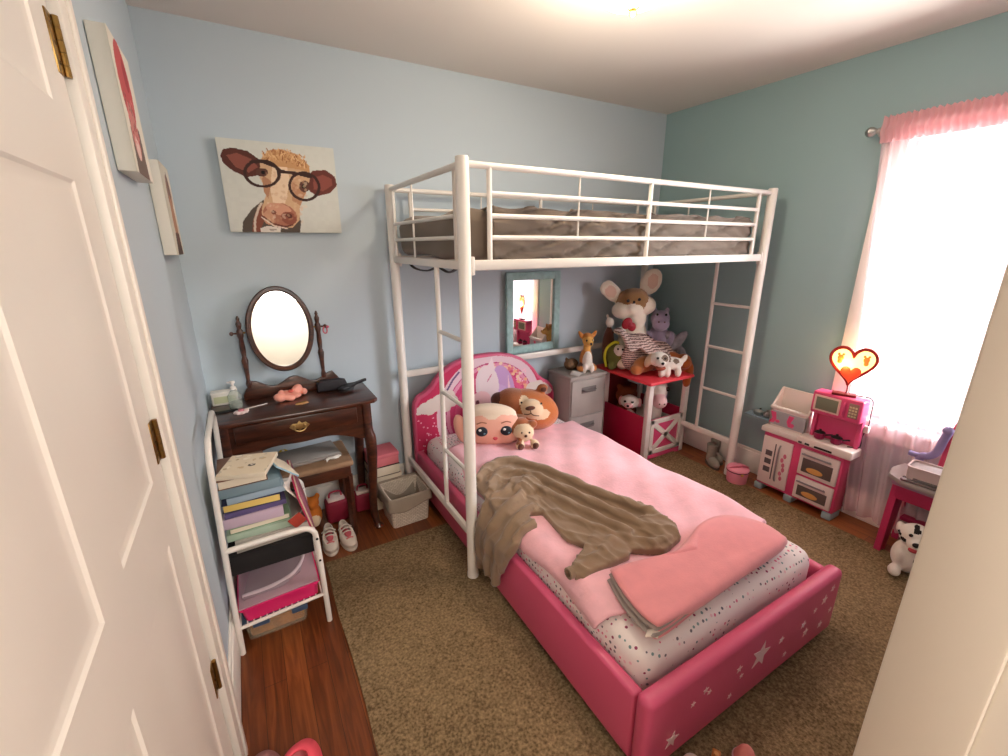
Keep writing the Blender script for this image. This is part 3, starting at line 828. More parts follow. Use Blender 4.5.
# bear cushion, puppy, doll-face cushion
BEARB = mat('brown_plush', (160, 92, 52), .95, bump=.5, bscale=220, var=.08, vscale=30, sheen=.4)
BEARO = mat('orange_plush', (190, 106, 50), .95, bump=.5, bscale=220, var=.06, vscale=30, sheen=.4)
CREAM = mat('cream_plush', (228, 200, 165), .95, bump=.4, bscale=220, sheen=.4)
WPL = mat('white_plush', (234, 226, 214), .95, bump=.5, bscale=200, var=.04, vscale=30, sheen=.4)
DBRN = mat('dark_brown_plush', (92, 52, 36), .95, bump=.4, bscale=220, sheen=.3)
BEAD = mat('black_bead', (14, 12, 13), .15, coat=.5)
bear = thing('bear_cushion', 'large brown bear cushion with a cream muzzle leaning on the headboard', 'plush toy', (1.648, -.390, MT+.016), -.45)
bb = plush('body', [((.02, 0, .128), (.185, .12, .128), (.0, .30, 0), 0), ((-.085, -.005, .175), (.115, .10, .095), (0, .3, 0), 1), ((-.175, .0, .195), (.055, .06, .050), (0, .2, 0), 3), ((.095, .01, .262), (.036, .022, .030), None, 1),
                    ((.015, -.095, .165), (.070, .045, .062), (.0, .5, 0), 2)], [BEARO, BEARB, CREAM, DBRN], bear, voxel=.008, smooth=4,
           patches=[((.075, -.12, .135), (.06, .06, .035), 2), ((-.075, -.12, .12), (.055, .05, .025), 2), ((-.03, -.11, .22), (.03, .06, .05), 2)])
for p in ((.098, -.018, .262),):
    b = BM(); ell(b, p, (.018, .008, .016)); obj('inner_ear', b, DBRN, bb)
b = BM(); ell(b, (.0, -.140, .188), (.030, .012, .014), (0, -.1, 0)); obj('nose', b, DBRN, bb)
b = BM(); tube(b, arc([(.002, -.140, .174), (.006, -.140, .155), (.025, -.136, .140), (.055, -.124, .132)], 4), .003, seg=6); tube(b, arc([(.006, -.140, .155), (-.015, -.134, .146), (-.035, -.124, .146)], 4), .003, seg=6); obj('mouth', b, DBRN, bb)
dots('eye', [(-.050, -.114, .215), (.070, -.112, .205)], .007, BEAD, bb)
pup = thing('puppy_plush', 'small white and brown puppy plush tucked under the bear cushion', 'plush toy', (1.515, -.560, MT+.015), -.35)
pu = plush('body', [((0, .02, .06), (.062, .065, .058), None, 0), ((-.01, -.035, .085), (.062, .052, .052), (0, .2, 0), 0), ((-.04, -.085, .026), (.026, .038, .026), None, 0), ((.045, -.085, .026), (.026, .038, .026), None, 0), ((-.068, -.01, .10), (.030, .032, .048), (0, .3, 0), 1), ((.045, -.02, .125), (.030, .028, .024), None, 1), ((-.02, .0, .13), (.05, .04, .03), None, 1)],
           [CREAM, BEARB, DBRN], pup, voxel=.0065, smooth=3, patches=[((-.04, -.118, .026), (.022, .016, .026), 2), ((.045, -.118, .026), (.022, .016, .026), 2), ((-.05, -.08, .05), (.02, .03, .02), 1), ((0, .05, .10), (.06, .05, .03), 1)])
dots('eye', [(-.030, -.080, .100), (.014, -.081, .098)], .006, BEAD, pu); dots('nose', [(-.008, -.088, .082)], .009, DBRN, pu)
SKIN = mat('peach_velour', (240, 178, 156), .9, bump=.2, bscale=250, sheen=.3)
HAIRB = mat('blonde_plush', (236, 214, 190), .9, bump=.2, bscale=200)
doll = thing('doll_cushion', 'peach doll-face cushion with big dark eyes behind the loft post', 'cushion', (1.345, -.475, MT+.016), -.42); doll.scale = (1.12, 1.05, 1.12)
db = plush('face', [((0, 0, .095), (.158, .062, .10), None, 0), ((0, .012, .165), (.135, .052, .055), (0, .08, 0), 1), ((-.155, .015, .085), (.036, .036, .085), (0, -.25, 0), 0), ((.07, .0, .06), (.09, .058, .06), None, 0)],
           [SKIN, HAIRB], doll, voxel=.008, smooth=5, patches=[((.0, -.02, .20), (.06, .08, .05), 1)])
for x, s in ((-.052, 1), (.072, 1)):
    b = BM(); ell(b, (x, -.058, .093), (.030*s, .011, .026)); e = obj('eye', b, mat('eye_print', (26, 34, 44), .5), db)
    b = BM(); ell(b, (x-.010, -.0668, .104), (.008, .003, .007), sub=2); obj('eye_glint', b, WHT, e)
    b = BM(); ell(b, (x+.012, -.0672, .085), (.006, .0025, .005), sub=2); obj('eye_glint', b, mat('eye_blue', (110, 150, 165), .5), e)
    b = BM(); tube(b, arc([(x-.026, -.060, .136), (x, -.061, .145), (x+.024, -.058, .138)], 4), .003, seg=6); obj('eyebrow', b, mat('brow_print', (170, 110, 84), .8), db)
b = BM(); ell(b, (.016, -.061, .055), (.013, .008, .007)); ell(b, (.016, -.061, .050), (.009, .007, .006)); obj('lips', b, mat('lip_print', (206, 78, 88), .6), db)

# ------------------------------------------------------------------ canvases
def canvas(name, label, o, ex, w, h, d, art, fnorm):
    """canvas whose face has lower left corner o, width along ex; back lies d behind along -fnorm"""
    t = thing(name, label, 'painting', o)
    ex = Vector(ex); n = Vector(fnorm); c = ex*(w/2)+Vector((0, 0, h/2))-n*(d/2+.0004)
    b = BM(); s = (w, d, h) if abs(ex.x) > .5 else (d, w, h)
    box(b, c, s, bev=.003); obj('stretched_canvas', b, CANVAS, t)
    art.build('picture', ART, (0, 0, 0), ex, (0, 0, 1), t)
    b = BM(); tube(b, [ex*.04+Vector((0, 0, h-.02))-n*(d+.001), ex*(w-.04)+Vector((0, 0, h-.02))-n*(d+.001)], .002, seg=6); obj('hanging_wire', b, STEEL, t)
    return t
Hc = homog([(0, .4), (.5, .4), (.5, 0), (0, 0)], [(148, 73), (645, 122), (675, 473), (210, 470)])
a = Art(.5, .4, .0032, (206, 208, 200), Hc); a.noise(.02, 1, 6)
a.poly([(258, 480), (262, 425), (300, 375), (350, 335), (370, 430), (470, 450), (492, 385), (506, 425), (500, 480)], (84, 74, 66))
a.poly([(300, 480), (304, 420), (325, 365), (345, 345), (352, 420), (330, 480)], (128, 74, 58)); a.line([(312, 470), (312, 420), (328, 372), (340, 352)], 10, (206, 190, 172))
for P, c in (([(170, 150), (182, 124), (220, 118), (285, 132), (335, 168), (348, 205), (325, 235), (280, 242), (222, 215), (182, 182)], (88, 48, 40)), ([(195, 150), (240, 140), (300, 165), (330, 200), (290, 222), (235, 200)], (136, 78, 66)),
             ([(530, 245), (560, 214), (612, 212), (650, 240), (658, 275), (630, 308), (578, 320), (545, 302)], (104, 54, 46)), ([(560, 245), (600, 232), (638, 250), (640, 275), (600, 300), (560, 292)], (138, 76, 66))): a.poly(P, c)
a.poly([(338, 168), (362, 140), (420, 130), (490, 150), (540, 195), (548, 240), (528, 310), (502, 365), (500, 420), (470, 452), (400, 446), (342, 412), (342, 370), (366, 300), (336, 245)], (205, 168, 132))
a.poly([(390, 190), (450, 195), (462, 260), (440, 350), (390, 350), (378, 290)], (230, 204, 174)); a.poly([(345, 230), (385, 260), (370, 330), (350, 300)], (176, 128, 98)); a.poly([(470, 260), (530, 300), (505, 360), (470, 340)], (182, 134, 102))
rs = random.Random(3)
a.poly([(345, 165), (372, 130), (425, 124), (490, 145), (545, 195), (545, 222), (500, 210), (440, 200), (400, 195), (370, 185)], (196, 148, 102))
for k in range(150):
    t = rs.random(); x = 355+180*t+rs.uniform(-8, 8); y = 150+38*t*t+rs.uniform(-22, 24)
    a.line([(x, y), (x+rs.uniform(-10, 10), y-rs.uniform(4, 18))], 4, rs.choice([(176, 124, 80), (222, 182, 134), (150, 98, 62), (206, 160, 112)]))
a.ell(345, 222, 26, 18, (92, 58, 48)); a.ell(350, 222, 9, 8, (24, 18, 18)); a.ell(522, 280, 22, 24, (96, 60, 50)); a.ell(520, 280, 9, 9, (24, 18, 18))
a.ell(418, 398, 72, 48, (168, 110, 88), .25); a.ell(412, 374, 54, 24, (204, 150, 124), .2); a.ell(455, 412, 34, 26, (140, 82, 66), .4); a.ell(370, 410, 22, 30, (196, 146, 118), -.3); a.ell(392, 388, 11, 8, (122, 70, 58), .5); a.ell(456, 402, 14, 9, (92, 50, 42), .4); a.line([(345, 405), (390, 436), (440, 448), (470, 440)], 7, (106, 60, 50)); a.line([(340, 408), (392, 444), (450, 456)], 5, (226, 208, 190))
a.poly([(335, 455), (365, 444), (420, 452), (420, 480), (335, 480)], (222, 214, 204)); a.line([(376, 460), (400, 460)], 8, (170, 160, 150))
for k in range(90):
    x, y = rs.uniform(365, 530), rs.uniform(215, 430); a.ell(x, y, rs.uniform(4, 12), rs.uniform(3, 8), rs.choice([(222, 190, 156), (188, 142, 108), (206, 164, 132), (232, 208, 182)]), rs.uniform(-1, 1), .35)
a.ring(345, 226, 72, 54, 11, (62, 38, 34), .12); a.ring(522, 280, 62, 56, 11, (62, 38, 34), .35); a.line([(300, 178), (345, 176), (400, 196), (425, 218), (460, 222), (500, 228), (548, 240)], 13, (58, 36, 32))
canvas('cow_canvas', 'canvas picture of a brown cow wearing round glasses, above the dressing table', (.207, -.036, 1.58), (1, 0, 0), .5, .4, .034, a, (0, -1, 0))
a = Art(.27, .32, .004, (226, 220, 206)); a.poly([(.06, .0), (.24, .0), (.22, .11), (.08, .13)], (112, 96, 88)); a.ell(.155, .22, .085, .10, (188, 84, 86)); a.ell(.12, .25, .03, .04, (160, 60, 66)); a.ell(.16, .11, .055, .07, (196, 128, 122)); a.ell(.16, .07, .03, .03, (226, 196, 188))
for k in range(50): a.ell(rs.uniform(.09, .22), rs.uniform(.08, .2), .006, .005, rs.choice([(150, 58, 66), (210, 120, 120), (120, 90, 84)]))
canvas('animal_canvas', 'canvas with a reddish animal picture on the side wall, nearest the closet door', (.027, -.765, 1.70), (0, -1, 0), .265, .32, .040, a, (1, 0, 0))
a = Art(.25, .32, .004, (226, 220, 206)); a.ell(.11, .22, .06, .07, (150, 120, 106)); a.ell(.11, .12, .055, .10, (186, 138, 110)); a.poly([(.03, 0), (.2, 0), (.17, .08), (.05, .08)], (96, 74, 64)); a.ell(.10, .25, .015, .05, (110, 88, 80)); a.ell(.11, .06, .03, .025, (120, 80, 70))
canvas('beige_animal_canvas', 'canvas with a beige animal picture on the side wall, nearest the room corner', (.027, -.255, 1.485), (0, -1, 0), .25, .32, .040, a, (1, 0, 0))

# ------------------------------------------------------------------ dressing table with oval mirror
va = thing('dressing_table', 'dark mahogany dressing table with a tilting oval mirror', 'dressing table', (.355, -.21, 0))
b = BM()
TP = [(-.005, -.022), (.735, -.022), (.735, -.36), (.715, -.385), (.60, -.395), (.355, -.402), (.11, -.395), (.01, -.385), (-.005, -.37)]
zprism(b, TP, .742, .022, bev=.006); pobj('top', b, MAHOG, va)
b = BM()
box2(b, (.02, -.045, .60), (.70, -.03, .742)); box2(b, (.022, -.36, .60), (.037, -.03, .742)); box2(b, (.685, -.36, .60), (.70, -.03, .742))
pobj('case', b, MAHOG, va)
b = BM()
ap = [(.03, .742), (.69, .742), (.69, .585)]
for k in range(31):
    t = k/30; ap.append((.69-.66*t, .585+.026*math.sin(t*2*PI-PI/2)-.012*math.cos(t*4*PI)))
prism(b, ap, .016, T(0, -.345, 0) @ XZ); pobj('apron', b, MAHOG, va)
b = BM(); box2(b, (.085, -.375, .648), (.625, -.350, .735), bev=.005); dr = pobj('drawer', b, MAHOG, va)
b = BM()
prism(b, [(x*1.3, z*1.35) for x, z in ((-.035, 0), (-.022, .012), (-.008, .010), (0, .020), (.008, .010), (.022, .012), (.035, 0), (.022, -.012), (.008, -.010), (0, -.018), (-.008, -.010), (-.022, -.012))], .003, T(.355, -.375, .69) @ XZ, bev=.001)
tube(b, arc([(.330, -.379, .694), (.333, -.394, .678), (.355, -.398, .671), (.377, -.394, .678), (.380, -.379, .694)], 4), .0035, seg=8)
for x in (.333, .377): ell(b, (x, -.380, .692), (.006, .005, .006), sub=2)
obj('handle', b, BRASSL, dr)
def cabriole(x, y, sx, sy):
    b = BM()
    tube(b, arc([(x, y, .742), (x+sx*.002, y+sy*.002, .62), (x+sx*.012, y+sy*.012, .50), (x+sx*.004, y+sy*.004, .30), (x-sx*.004, y-sy*.004, .12), (x+sx*.004, y+sy*.004, .035), (x+sx*.014, y+sy*.014, .012)], 5),
         [.026]*8+[.030-.0006*k for k in range(5)]+[.026-.0007*k for k in range(15)]+[.018]*3, seg=12)
    lathe(b, [(0, 0), (.022, .001), (.026, .012), (.018, .024), (0, .026)], (x+sx*.012, y+sy*.012, 0), seg=14)
    pobj('leg', b, MAHOG, va)
for x, sx in ((.045, -1), (.672, 1)):
    cabriole(x, -.345, sx, -1); cabriole(x, -.06, sx, 1)
# mirror support
b = BM()
bp = [(.14, .762), (.62, .762), (.62, .79), (.60, .825)]
for k in range(21):
    t = k/20; bp.append((.575-.39*t, .835+.020*math.cos(t*4*PI)+.004))
bp += [(.155, .82), (.14, .79)]
prism(b, bp, .022, T(0, -.055, 0) @ XZ, bev=.004); pobj('mirror_stand', b, MAHOG, va)
for x in (.172, .528):
    b = BM(); lathe(b, [(.010, .83), (.014, .85), (.009, .87), (.012, .93), (.016, .97), (.010, .99), (.013, 1.03), (.011, 1.08), (.015, 1.095), (.015, 1.12), (.009, 1.13), (.012, 1.145), (.013, 1.155), (.006, 1.17), (.009, 1.178), (.003, 1.192), (0, 1.193)], (x, -.075, 0), seg=16)
    p = pobj('post', b, MAHOG, va)
    s = -1 if x < .3 else 1
    b = BM(); lathe(b, [(.005, 0), (.004, .014), (.009, .018), (.011, .024), (.007, .031), (0, .033)], (x+s*.013, -.075, 1.108), rot=(0, s*PI/2, 0), seg=12); obj('tilt_knob', b, MAHOG, p)
b = BM()
mc = Vector((.352, -.085, 1.113)); tl = -.13
def ov(t, rx, rz, dy): 
    q = Vector((rx*math.cos(t), dy, rz*math.sin(t)))
    return mc+Matrix.Rotation(tl, 3, 'X') @ q
N = 64
prof = [(-.012, .010), (-.012, -.006), (-.004, -.014), (.008, -.013), (.014, -.005), (.014, .010)]
rings = [[b.verts.new(ov(2*PI*k/N, .140+o, .200+o, dy)) for o, dy in prof] for k in range(N)]
for k in range(N):
    r0, r1 = rings[k], rings[(k+1) % N]
    for j in range(len(prof)): b.faces.new((r0[j], r0[(j+1) % len(prof)], r1[(j+1) % len(prof)], r1[j]))
mf = pobj('mirror_frame', b, MAHOG, va)
b = BM(); vs = [b.verts.new(ov(2*PI*k/N, .131, .191, -.002)) for k in range(N)]; vb = [b.verts.new(ov(2*PI*k/N, .131, .191, .006)) for k in range(N)]
b.faces.new(vs[::-1]); b.faces.new(vb)
for k in range(N): b.faces.new((vs[k], vs[(k+1) % N], vb[(k+1) % N], vb[k]))
obj('mirror_glass', b, MIRROR, mf)
b = BM()
for x in (.196, .508): tube(b, [(x, -.078, 1.11), (x+(.02 if x > .3 else -.02), -.076, 1.108)], .005, seg=8)
pobj('pivot', b, BRASS, va)

ZT = .7645
PINKH = mat('pink_scrunchie_satin', (238, 160, 140), .6, bump=.3, bscale=60)
s = thing('hair_bow', 'crumpled peach pink hair bow in the middle of the dressing table', 'hair bow', (.345, -.16, ZT), .5)
plush('bow_loops', [((-.055, 0, .022), (.034, .026, .022), (.2, .3, .3), 0), ((-.02, -.018, .016), (.032, .022, .016), (.1, .3, -.7), 0), ((.050, .014, .032), (.036, .022, .026), (0, -.4, .3), 0), ((.022, -.010, .014), (.026, .03, .014), (0, 0, .8), 0), ((-.03, .025, .03), (.03, .016, .02), (0, 0, .7), 0), ((.075, -.004, .02), (.018, .022, .018), None, 0), ((-.005, .022, .024), (.02, .02, .02), None, 0)], [PINKH], s, voxel=.0045, smooth=1)
b = BM(); lathe(b, [(.006, 0), (.012, .003), (.013, .010), (.008, .014), (.006, .010)], (.0, -.012, .036), seg=14); obj('knot', b, mat('coral_knot', (206, 96, 84), .6), s)
s = thing('tan_hair_clip', 'small tan hair clip lying in front of the peach hair bow', 'hair clip', (.385, -.275, ZT), .2)
b = BM(); prism(b, [(-.03, 0), (.0, .012), (.03, .004), (.032, -.004), (.0, -.012)], .006, T(0, 0, 0), bev=.002); obj('clip', b, mat('tan_plastic', (196, 148, 96), .4), s)
b = BM(); tube(b, [(-.025, 0, .008), (.028, 0, .009)], .002, seg=8); obj('pin', b, BRASS, s)
s = thing('black_pouch', 'flat black quilted pouch standing at the right end of the dressing table', 'pouch', (.555, -.125, ZT), -.06)
b = BM(); prism(b, [(-.075, .0), (.075, .0), (.08, .03), (.072, .052), (.045, .060), (-.055, .060), (-.075, .045)], .045, T(0, .03, 0) @ XZ, bev=.010, seg=3); obj('body', b, mat('black_nylon', (44, 40, 44), .7, bump=.3, bscale=120), s)
b = BM(); tube(b, [(-.07, .008, .055), (.07, .008, .052)], .003, seg=8); obj('zip', b, BRASSD, s)
s = thing('hairbrush', 'black hairbrush lying along the right edge of the dressing table', 'hairbrush', (.635, -.165, ZT), .62)
b = BM(); prism(b, [(-.06, -.022), (-.03, -.027), (.02, -.024), (.045, -.010), (.13, -.010), (.14, 0), (.13, .010), (.045, .010), (.02, .024), (-.03, .027), (-.06, .022), (-.07, 0)], .014, T(0, 0, .016), bev=.004); obj('handle', b, DARK, s)
b = BM()
for i in range(9):
    for j in range(5): tube(b, [(-.055+i*.009, -.018+j*.009, .018), (-.055+i*.009, -.018+j*.009, .0)], .0013, seg=5)
obj('bristles', b, DARK, s)
s = thing('spray_bottle', 'clear spray bottle standing at the left end of the dressing table', 'bottle', (.105, -.17, ZT))
b = BM(); lathe(b, [(0, 0), (.028, .001), (.030, .01), (.029, .065), (.018, .082), (.011, .090), (.011, .096), (0, .096)], seg=20); obj('bottle', b, glass_mat('clear_plastic', (232, 236, 232), .1, .22), s)
b = BM(); lathe(b, [(0, .002), (.026, .003), (.027, .03), (0, .03)], seg=20); obj('liquid', b, glass_mat('pale_liquid', (214, 220, 206), .05, .3), s)
b = BM(); lathe(b, [(.013, .094), (.013, .106), (.006, .110), (.006, .122), (.012, .124), (.012, .134), (0, .136)], seg=14); box(b, (-.012, 0, .130), (.02, .008, .007), bev=.002); obj('spray_head', b, WHT, s)
s = thing('lace_coaster', 'pink and white lacy trinket box in front of the spray bottle', 'trinket', (.125, -.265, ZT), .3)
b = BM()
prism(b, [(.03*(1+.12*math.cos(8*t*PI/16))*math.cos(t*PI/16), .024*(1+.12*math.cos(8*t*PI/16))*math.sin(t*PI/16)) for t in range(32)], .012, bev=.003); obj('box', b, mat('lace_white', (228, 206, 202), .7, var=.15, vscale=90), s)
b = BM(); lathe(b, [(0, .012), (.014, .012), (.012, .018), (0, .020)], seg=12); obj('lid', b, mat('dusty_pink', (206, 130, 140), .6), s)
s = thing('nail_file', 'thin white nail file beside the spray bottle', 'nail file', (.19, -.20, ZT), .35)
b = BM(); prism(b, [(-.05, -.005), (.045, -.004), (.052, 0), (.045, .004), (-.05, .005)], .003, bev=.001); box(b, (-.03, 0, .0015), (.045, .012, .0035), mi=1, bev=.001); obj('file', b, [WHT, mat('file_grip', (214, 205, 196), .8)], s)
s = thing('black_comb', 'black comb lying in front of the white box on the dressing table', 'comb', (.06, -.215, ZT), .05)
b = BM(); box(b, (0, .006, .004), (.10, .010, .007), bev=.002)
for k in range(24): box(b, (-.046+k*.004, -.008, .004), (.0018, .022, .005), bev=0)
obj('comb', b, DARK, s)
s = thing('white_box', 'low white box with a greenish window standing in the table corner', 'box', (.06, -.075, ZT))
b = BM(); box2(b, (-.055, -.025, 0), (.055, .03, .062), bev=.004); obj('carton', b, mat('white_card', (222, 216, 206), .7), s)
b = BM(); box2(b, (-.046, -.0262, .012), (.046, -.0245, .045), bev=0); obj('window', b, mat('pale_green_print', (196, 198, 160), .5), s)
b = BM(); box2(b, (-.057, -.027, .058), (.057, .032, .066), bev=.003); obj('lid', b, mat('white_card_lid', (230, 224, 214), .7), s)
s = thing('hair_tie', 'pink hair tie looped on the right mirror knob', 'hair tie', (.562, -.078, 1.098))
b = BM(); tube(b, [(.010*math.cos(t*PI/8), .004*math.sin(t*PI/4), .018*math.sin(t*PI/8)-.010) for t in range(16)], .0035, seg=8, closed=True); tag(s, s['label'], 'hair tie'); obj('loop', b, mat('pink_elastic', (205, 110, 125), .7), s)
b = BM(); ell(b, (.012, 0, .006), (.010, .007, .008)); obj('bead', b, mat('pink_bead', (190, 80, 105), .3), s)

# ------------------------------------------------------------------ stool under the table
st = thing('stool', 'dark wooden stool with a padded beige seat under the dressing table', 'stool', (.375, -.24, 0))
SX0, SX1, SY0, SY1 = .17, .58, -.395, -.09
b = BM(); box2(b, (SX0+.015, SY0+.015, .36), (SX1-.015, SY1-.015, .425), bev=.004); pobj('frame', b, STOOLW, st)
b = BM(); box2(b, (SX0, SY0, .425), (SX1, SY1, .456), bev=.013, seg=4); pobj('seat', b, mat('beige_worn_seat', (150, 118, 90), .75, bump=.15, bscale=60, var=.12, vscale=20), st)
for x in (SX0+.03, SX1-.03):
    for y in (SY0+.03, SY1-.03):
        b = BM(); tube(b, [(x, y, .37), (x, y, .2), (x, y, .0)], [.022, .019, .015], seg=4); pobj('leg', b, STOOLW, st)
s = thing('lap_folder', 'flat grey clear-covered folder lying on the stool seat', 'folder', (.385, -.225, .457), .10)
b = BM(); box2(b, (-.145, -.095, 0), (.145, .095, .016), bev=.004); obj('folder', b, mat('grey_folder', (142, 134, 128), .35, coat=.3, var=.08, vscale=25), s)
b = BM(); box2(b, (-.140, -.09, .0165), (.140, .09, .021), bev=.002); obj('clear_sleeve', b, glass_mat('clear_sleeve', (220, 214, 208), .2, .5), s)
s = thing('white_tissue', 'torn scrap of white paper at the folder edge on the stool', 'paper', (.49, -.335, .457), .3)
b = BM()
grid(b, lambda u, v: Vector((-.04+.08*u, -.014+.028*v+.006*math.sin(9*u), .004+.012*abs(math.sin(4*u+3*v)))), 14, 6); o = obj('sheet', b, mat('white_paper', (234, 228, 220), .8), s); md = o.modifiers.new('s', 'SOLIDIFY'); md.thickness = .001
s = thing('yellow_flower_clip', 'small yellow flower clip on the stool behind the folder', 'hair clip', (.275, -.115, .457))
b = BM()
for k in range(6): ell(b, (.014*math.cos(k*PI/3), .014*math.sin(k*PI/3), .008), (.009, .009, .006), sub=2)
obj('petals', b, mat('yellow_felt', (226, 190, 70), .8), s)
b = BM(); ell(b, (0, 0, .010), (.008, .008, .006), sub=2); obj('centre', b, WHT, s)
# red lunch bags
def lunchbag(label, x, y, rz, w, h):
    t = thing('lunch_bag', label, 'bag', (x, y, 0), rz, 'lunch bags under the stool')
    M_ = mat('raspberry_nylon', (150, 34, 58), .6, bump=.25, bscale=90, var=.1, vscale=14)
    b = BM(); box2(b, (-w/2, -.045, 0.001), (w/2, .045, h), bev=.018, seg=3); obj('body', b, M_, t)
    b = BM(); box2(b, (-w/2+.012, -.034, h-.004), (w/2-.012, .034, h+.012), bev=.005); obj('zip_band', b, mat('white_band', (226, 206, 196), .7), t)
    b = BM(); tube(b, arc([(-w*.3, 0, h+.008), (-w*.22, 0, h+.04), (w*.22, 0, h+.04), (w*.3, 0, h+.008)], 5), .005, seg=8); obj('carry_loop', b, M_, t)
lunchbag('raspberry lunch bag with a white top, under the stool behind the white shoes', .497, -.16, .05, .115, .135)
lunchbag('raspberry lunch bag with a white top, between the stool and the table leg', .655, -.125, -.05, .10, .115)
s = thing('orange_plush_ball', 'orange plush toy under the stool beside the raspberry bag', 'plush toy', (.375, -.16, 0))
plush('body', [((0, 0, .07), (.045, .045, .07), None, 0), ((0, -.01, .15), (.036, .036, .036), None, 0), ((-.03, 0, .18), (.014, .012, .02), None, 0), ((.03, 0, .18), (.014, .012, .02), None, 0), ((0, -.03, .05), (.03, .03, .04), None, 1)], [mat('orange_fur', (210, 116, 40), .95, bump=.4, bscale=200), CREAM], s, voxel=.006)
# shoes
SHOE = mat('cream_canvas_shoe', (226, 214, 200), .8, bump=.15, bscale=200); SOLE = mat('cream_rubber', (236, 226, 212), .5); INS = mat('pink_shoe_lining', (196, 92, 100), .85)
def shoe(label, x, y, rz, flip):
    t = thing('shoe', label, 'shoe', (x, y, 0), rz, 'pair of cream shoes by the stool')
    L = .19
    def outline(g): return [(((.032+g) if True else 0)*math.sin(2*PI*k/32)*(1.0 if math.cos(2*PI*k/32) > 0 else 1.18), -math.cos(2*PI*k/32)*(L/2+g)*-1) for k in range(32)]
    def half(yy):  # half width of the foot at yy in -1 (toe) .. 1 (heel)
        return .036*math.sqrt(max(0, 1-abs(yy)**2.6))*(1.06 if yy < 0 else .88)
    b = BM()
    O = [(half(-math.cos(PI*k/20)), -math.cos(PI*k/20)*L/2) for k in range(21)]
    P = O+[(-x_, y_) for x_, y_ in O[::-1][1:-1]]
    prism(b, [(x_*1.04, y_*1.02) for x_, y_ in P], .020, bev=.006); obj('sole', b, SOLE, t)
    # upper: loft from sole outline to the ankle opening
    b = BM(); rings = []
    for lv, (sx, sy, zf, off) in enumerate(((1, 1, 0, 0), (1.0, 1.0, .45, 0), (.86, .88, .85, .01), (.66, .58, 1.0, .028), (.56, .50, .97, .031))):
        ring = []
        for x_, y_ in P:
            yy = y_/(L/2); hz = .020+.040*(.55+.45*smoothstep(-1.0, .3, yy))+.012*smoothstep(.3, 1, yy)
            ring.append(b.verts.new((x_*sx, y_*sy+off, .018+(hz-.0)*zf)))
        rings.append(ring)
    n = len(P)
    for r0, r1 in zip(rings, rings[1:]):
        for k in range(n): b.faces.new((r0[k], r0[(k+1) % n], r1[(k+1) % n], r1[k]))
    o = obj('upper', b, SHOE, t); md = o.modifiers.new('s', 'SOLIDIFY'); md.thickness = .003; md.offset = -1
    b = BM(); prism(b, [(x_*.70, y_*.72+.022) for x_, y_ in P], .006, T(0, 0, .030)); obj('insole', b, INS, t)
    b = BM(); ell(b, (0, -.018, .066), (.018, .028, .009), (.25, 0, 0)); obj('tongue', b, INS, t)
    b = BM()
    for yq, zq in ((-.012, .066), (.008, .074), (.03, .080)): tube(b, arc([(-.034, yq+.004, zq-.014), (-.012, yq, zq+.007), (.012, yq, zq+.007), (.034, yq+.004, zq-.014)], 4), .0055, seg=8, flat=(1, .5))
    obj('strap', b, SHOE, t)
    b = BM(); ell(b, (0, -.045, .055), (.012, .010, .006)); ell(b, (-.012, -.05, .053), (.009, .008, .005)); ell(b, (.012, -.05, .053), (.009, .008, .005)); obj('bow', b, mat('pink_shoe_bow', (220, 130, 130), .7), t)
shoe('cream child shoe with pink lining, the one closer to the white rack', .418, -.395, -.06, 1)
shoe('cream child shoe with pink lining, the one closer to the wicker basket', .503, -.405, .10, -1)

# ------------------------------------------------------------------ white tube rack with books
rk = thing('storage_rack', 'small white tubular rack by the side wall holding books and bins', 'rack', (.17, -.68, 0))
YA, YB = -.90, -.46
b = BM()
tube(b, arc([(.008, YA, 0), (.014, YA, .30), (.024, YA, .62), (.030, YA, .80), (.032, YA+.05, .862), (.032, YA+.10, .872), (.032, YB-.10, .872), (.032, YB-.05, .862), (.030, YB, .80), (.024, YB, .62), (.014, YB, .30), (.008, YB, 0)], 6), .0105, seg=12)
pobj('tall_side_frame', b, WHITE, rk)
for y in (YA, YB):
    b = BM(); tube(b, arc([(.020, y, .462), (.15, y, .466), (.27, y, .466), (.312, y, .445), (.322, y, .40), (.325, y, .25), (.328, y, .0)], 6), .0105, seg=12); f = pobj('end_frame', b, WHITE, rk)
    b = BM(); tube(b, [(.012, y, .118), (.325, y, .140)], .007, seg=10); obj('cross_bar', b, WHITE, f)
    b = BM()
    for z in (.31, .41): lathe(b, [(.005, 0), (.005, .002), (0, .0025)], (.3235, y-.0105, z), rot=(PI/2, 0, 0), seg=10)
    obj('screw', b, DARK, f)
for x_, z_ in ((.326, .138), (.318, .43)):
    b = BM(); tube(b, [(x_, YA, z_), (x_, YB, z_)], .006, seg=8); pobj('side_bar', b, WHITE, rk)
b = BM(); box2(b, (.022, YA+.012, .405), (.312, YB-.01, .425), bev=.003); box2(b, (.024, YA+.010, .345), (.31, YA+.016, .42), bev=.002); pobj('upper_shelf', b, mat('black_shelf_mesh', (30, 27, 27), .9), rk)
b = BM()
for k in range(14): tube(b, [(.02+k*.0225, YA, .1265+.0014*k), (.02+k*.0225, YB, .1265+.0014*k)], .0028, seg=6)
pobj('lower_shelf', b, WHITE, rk)

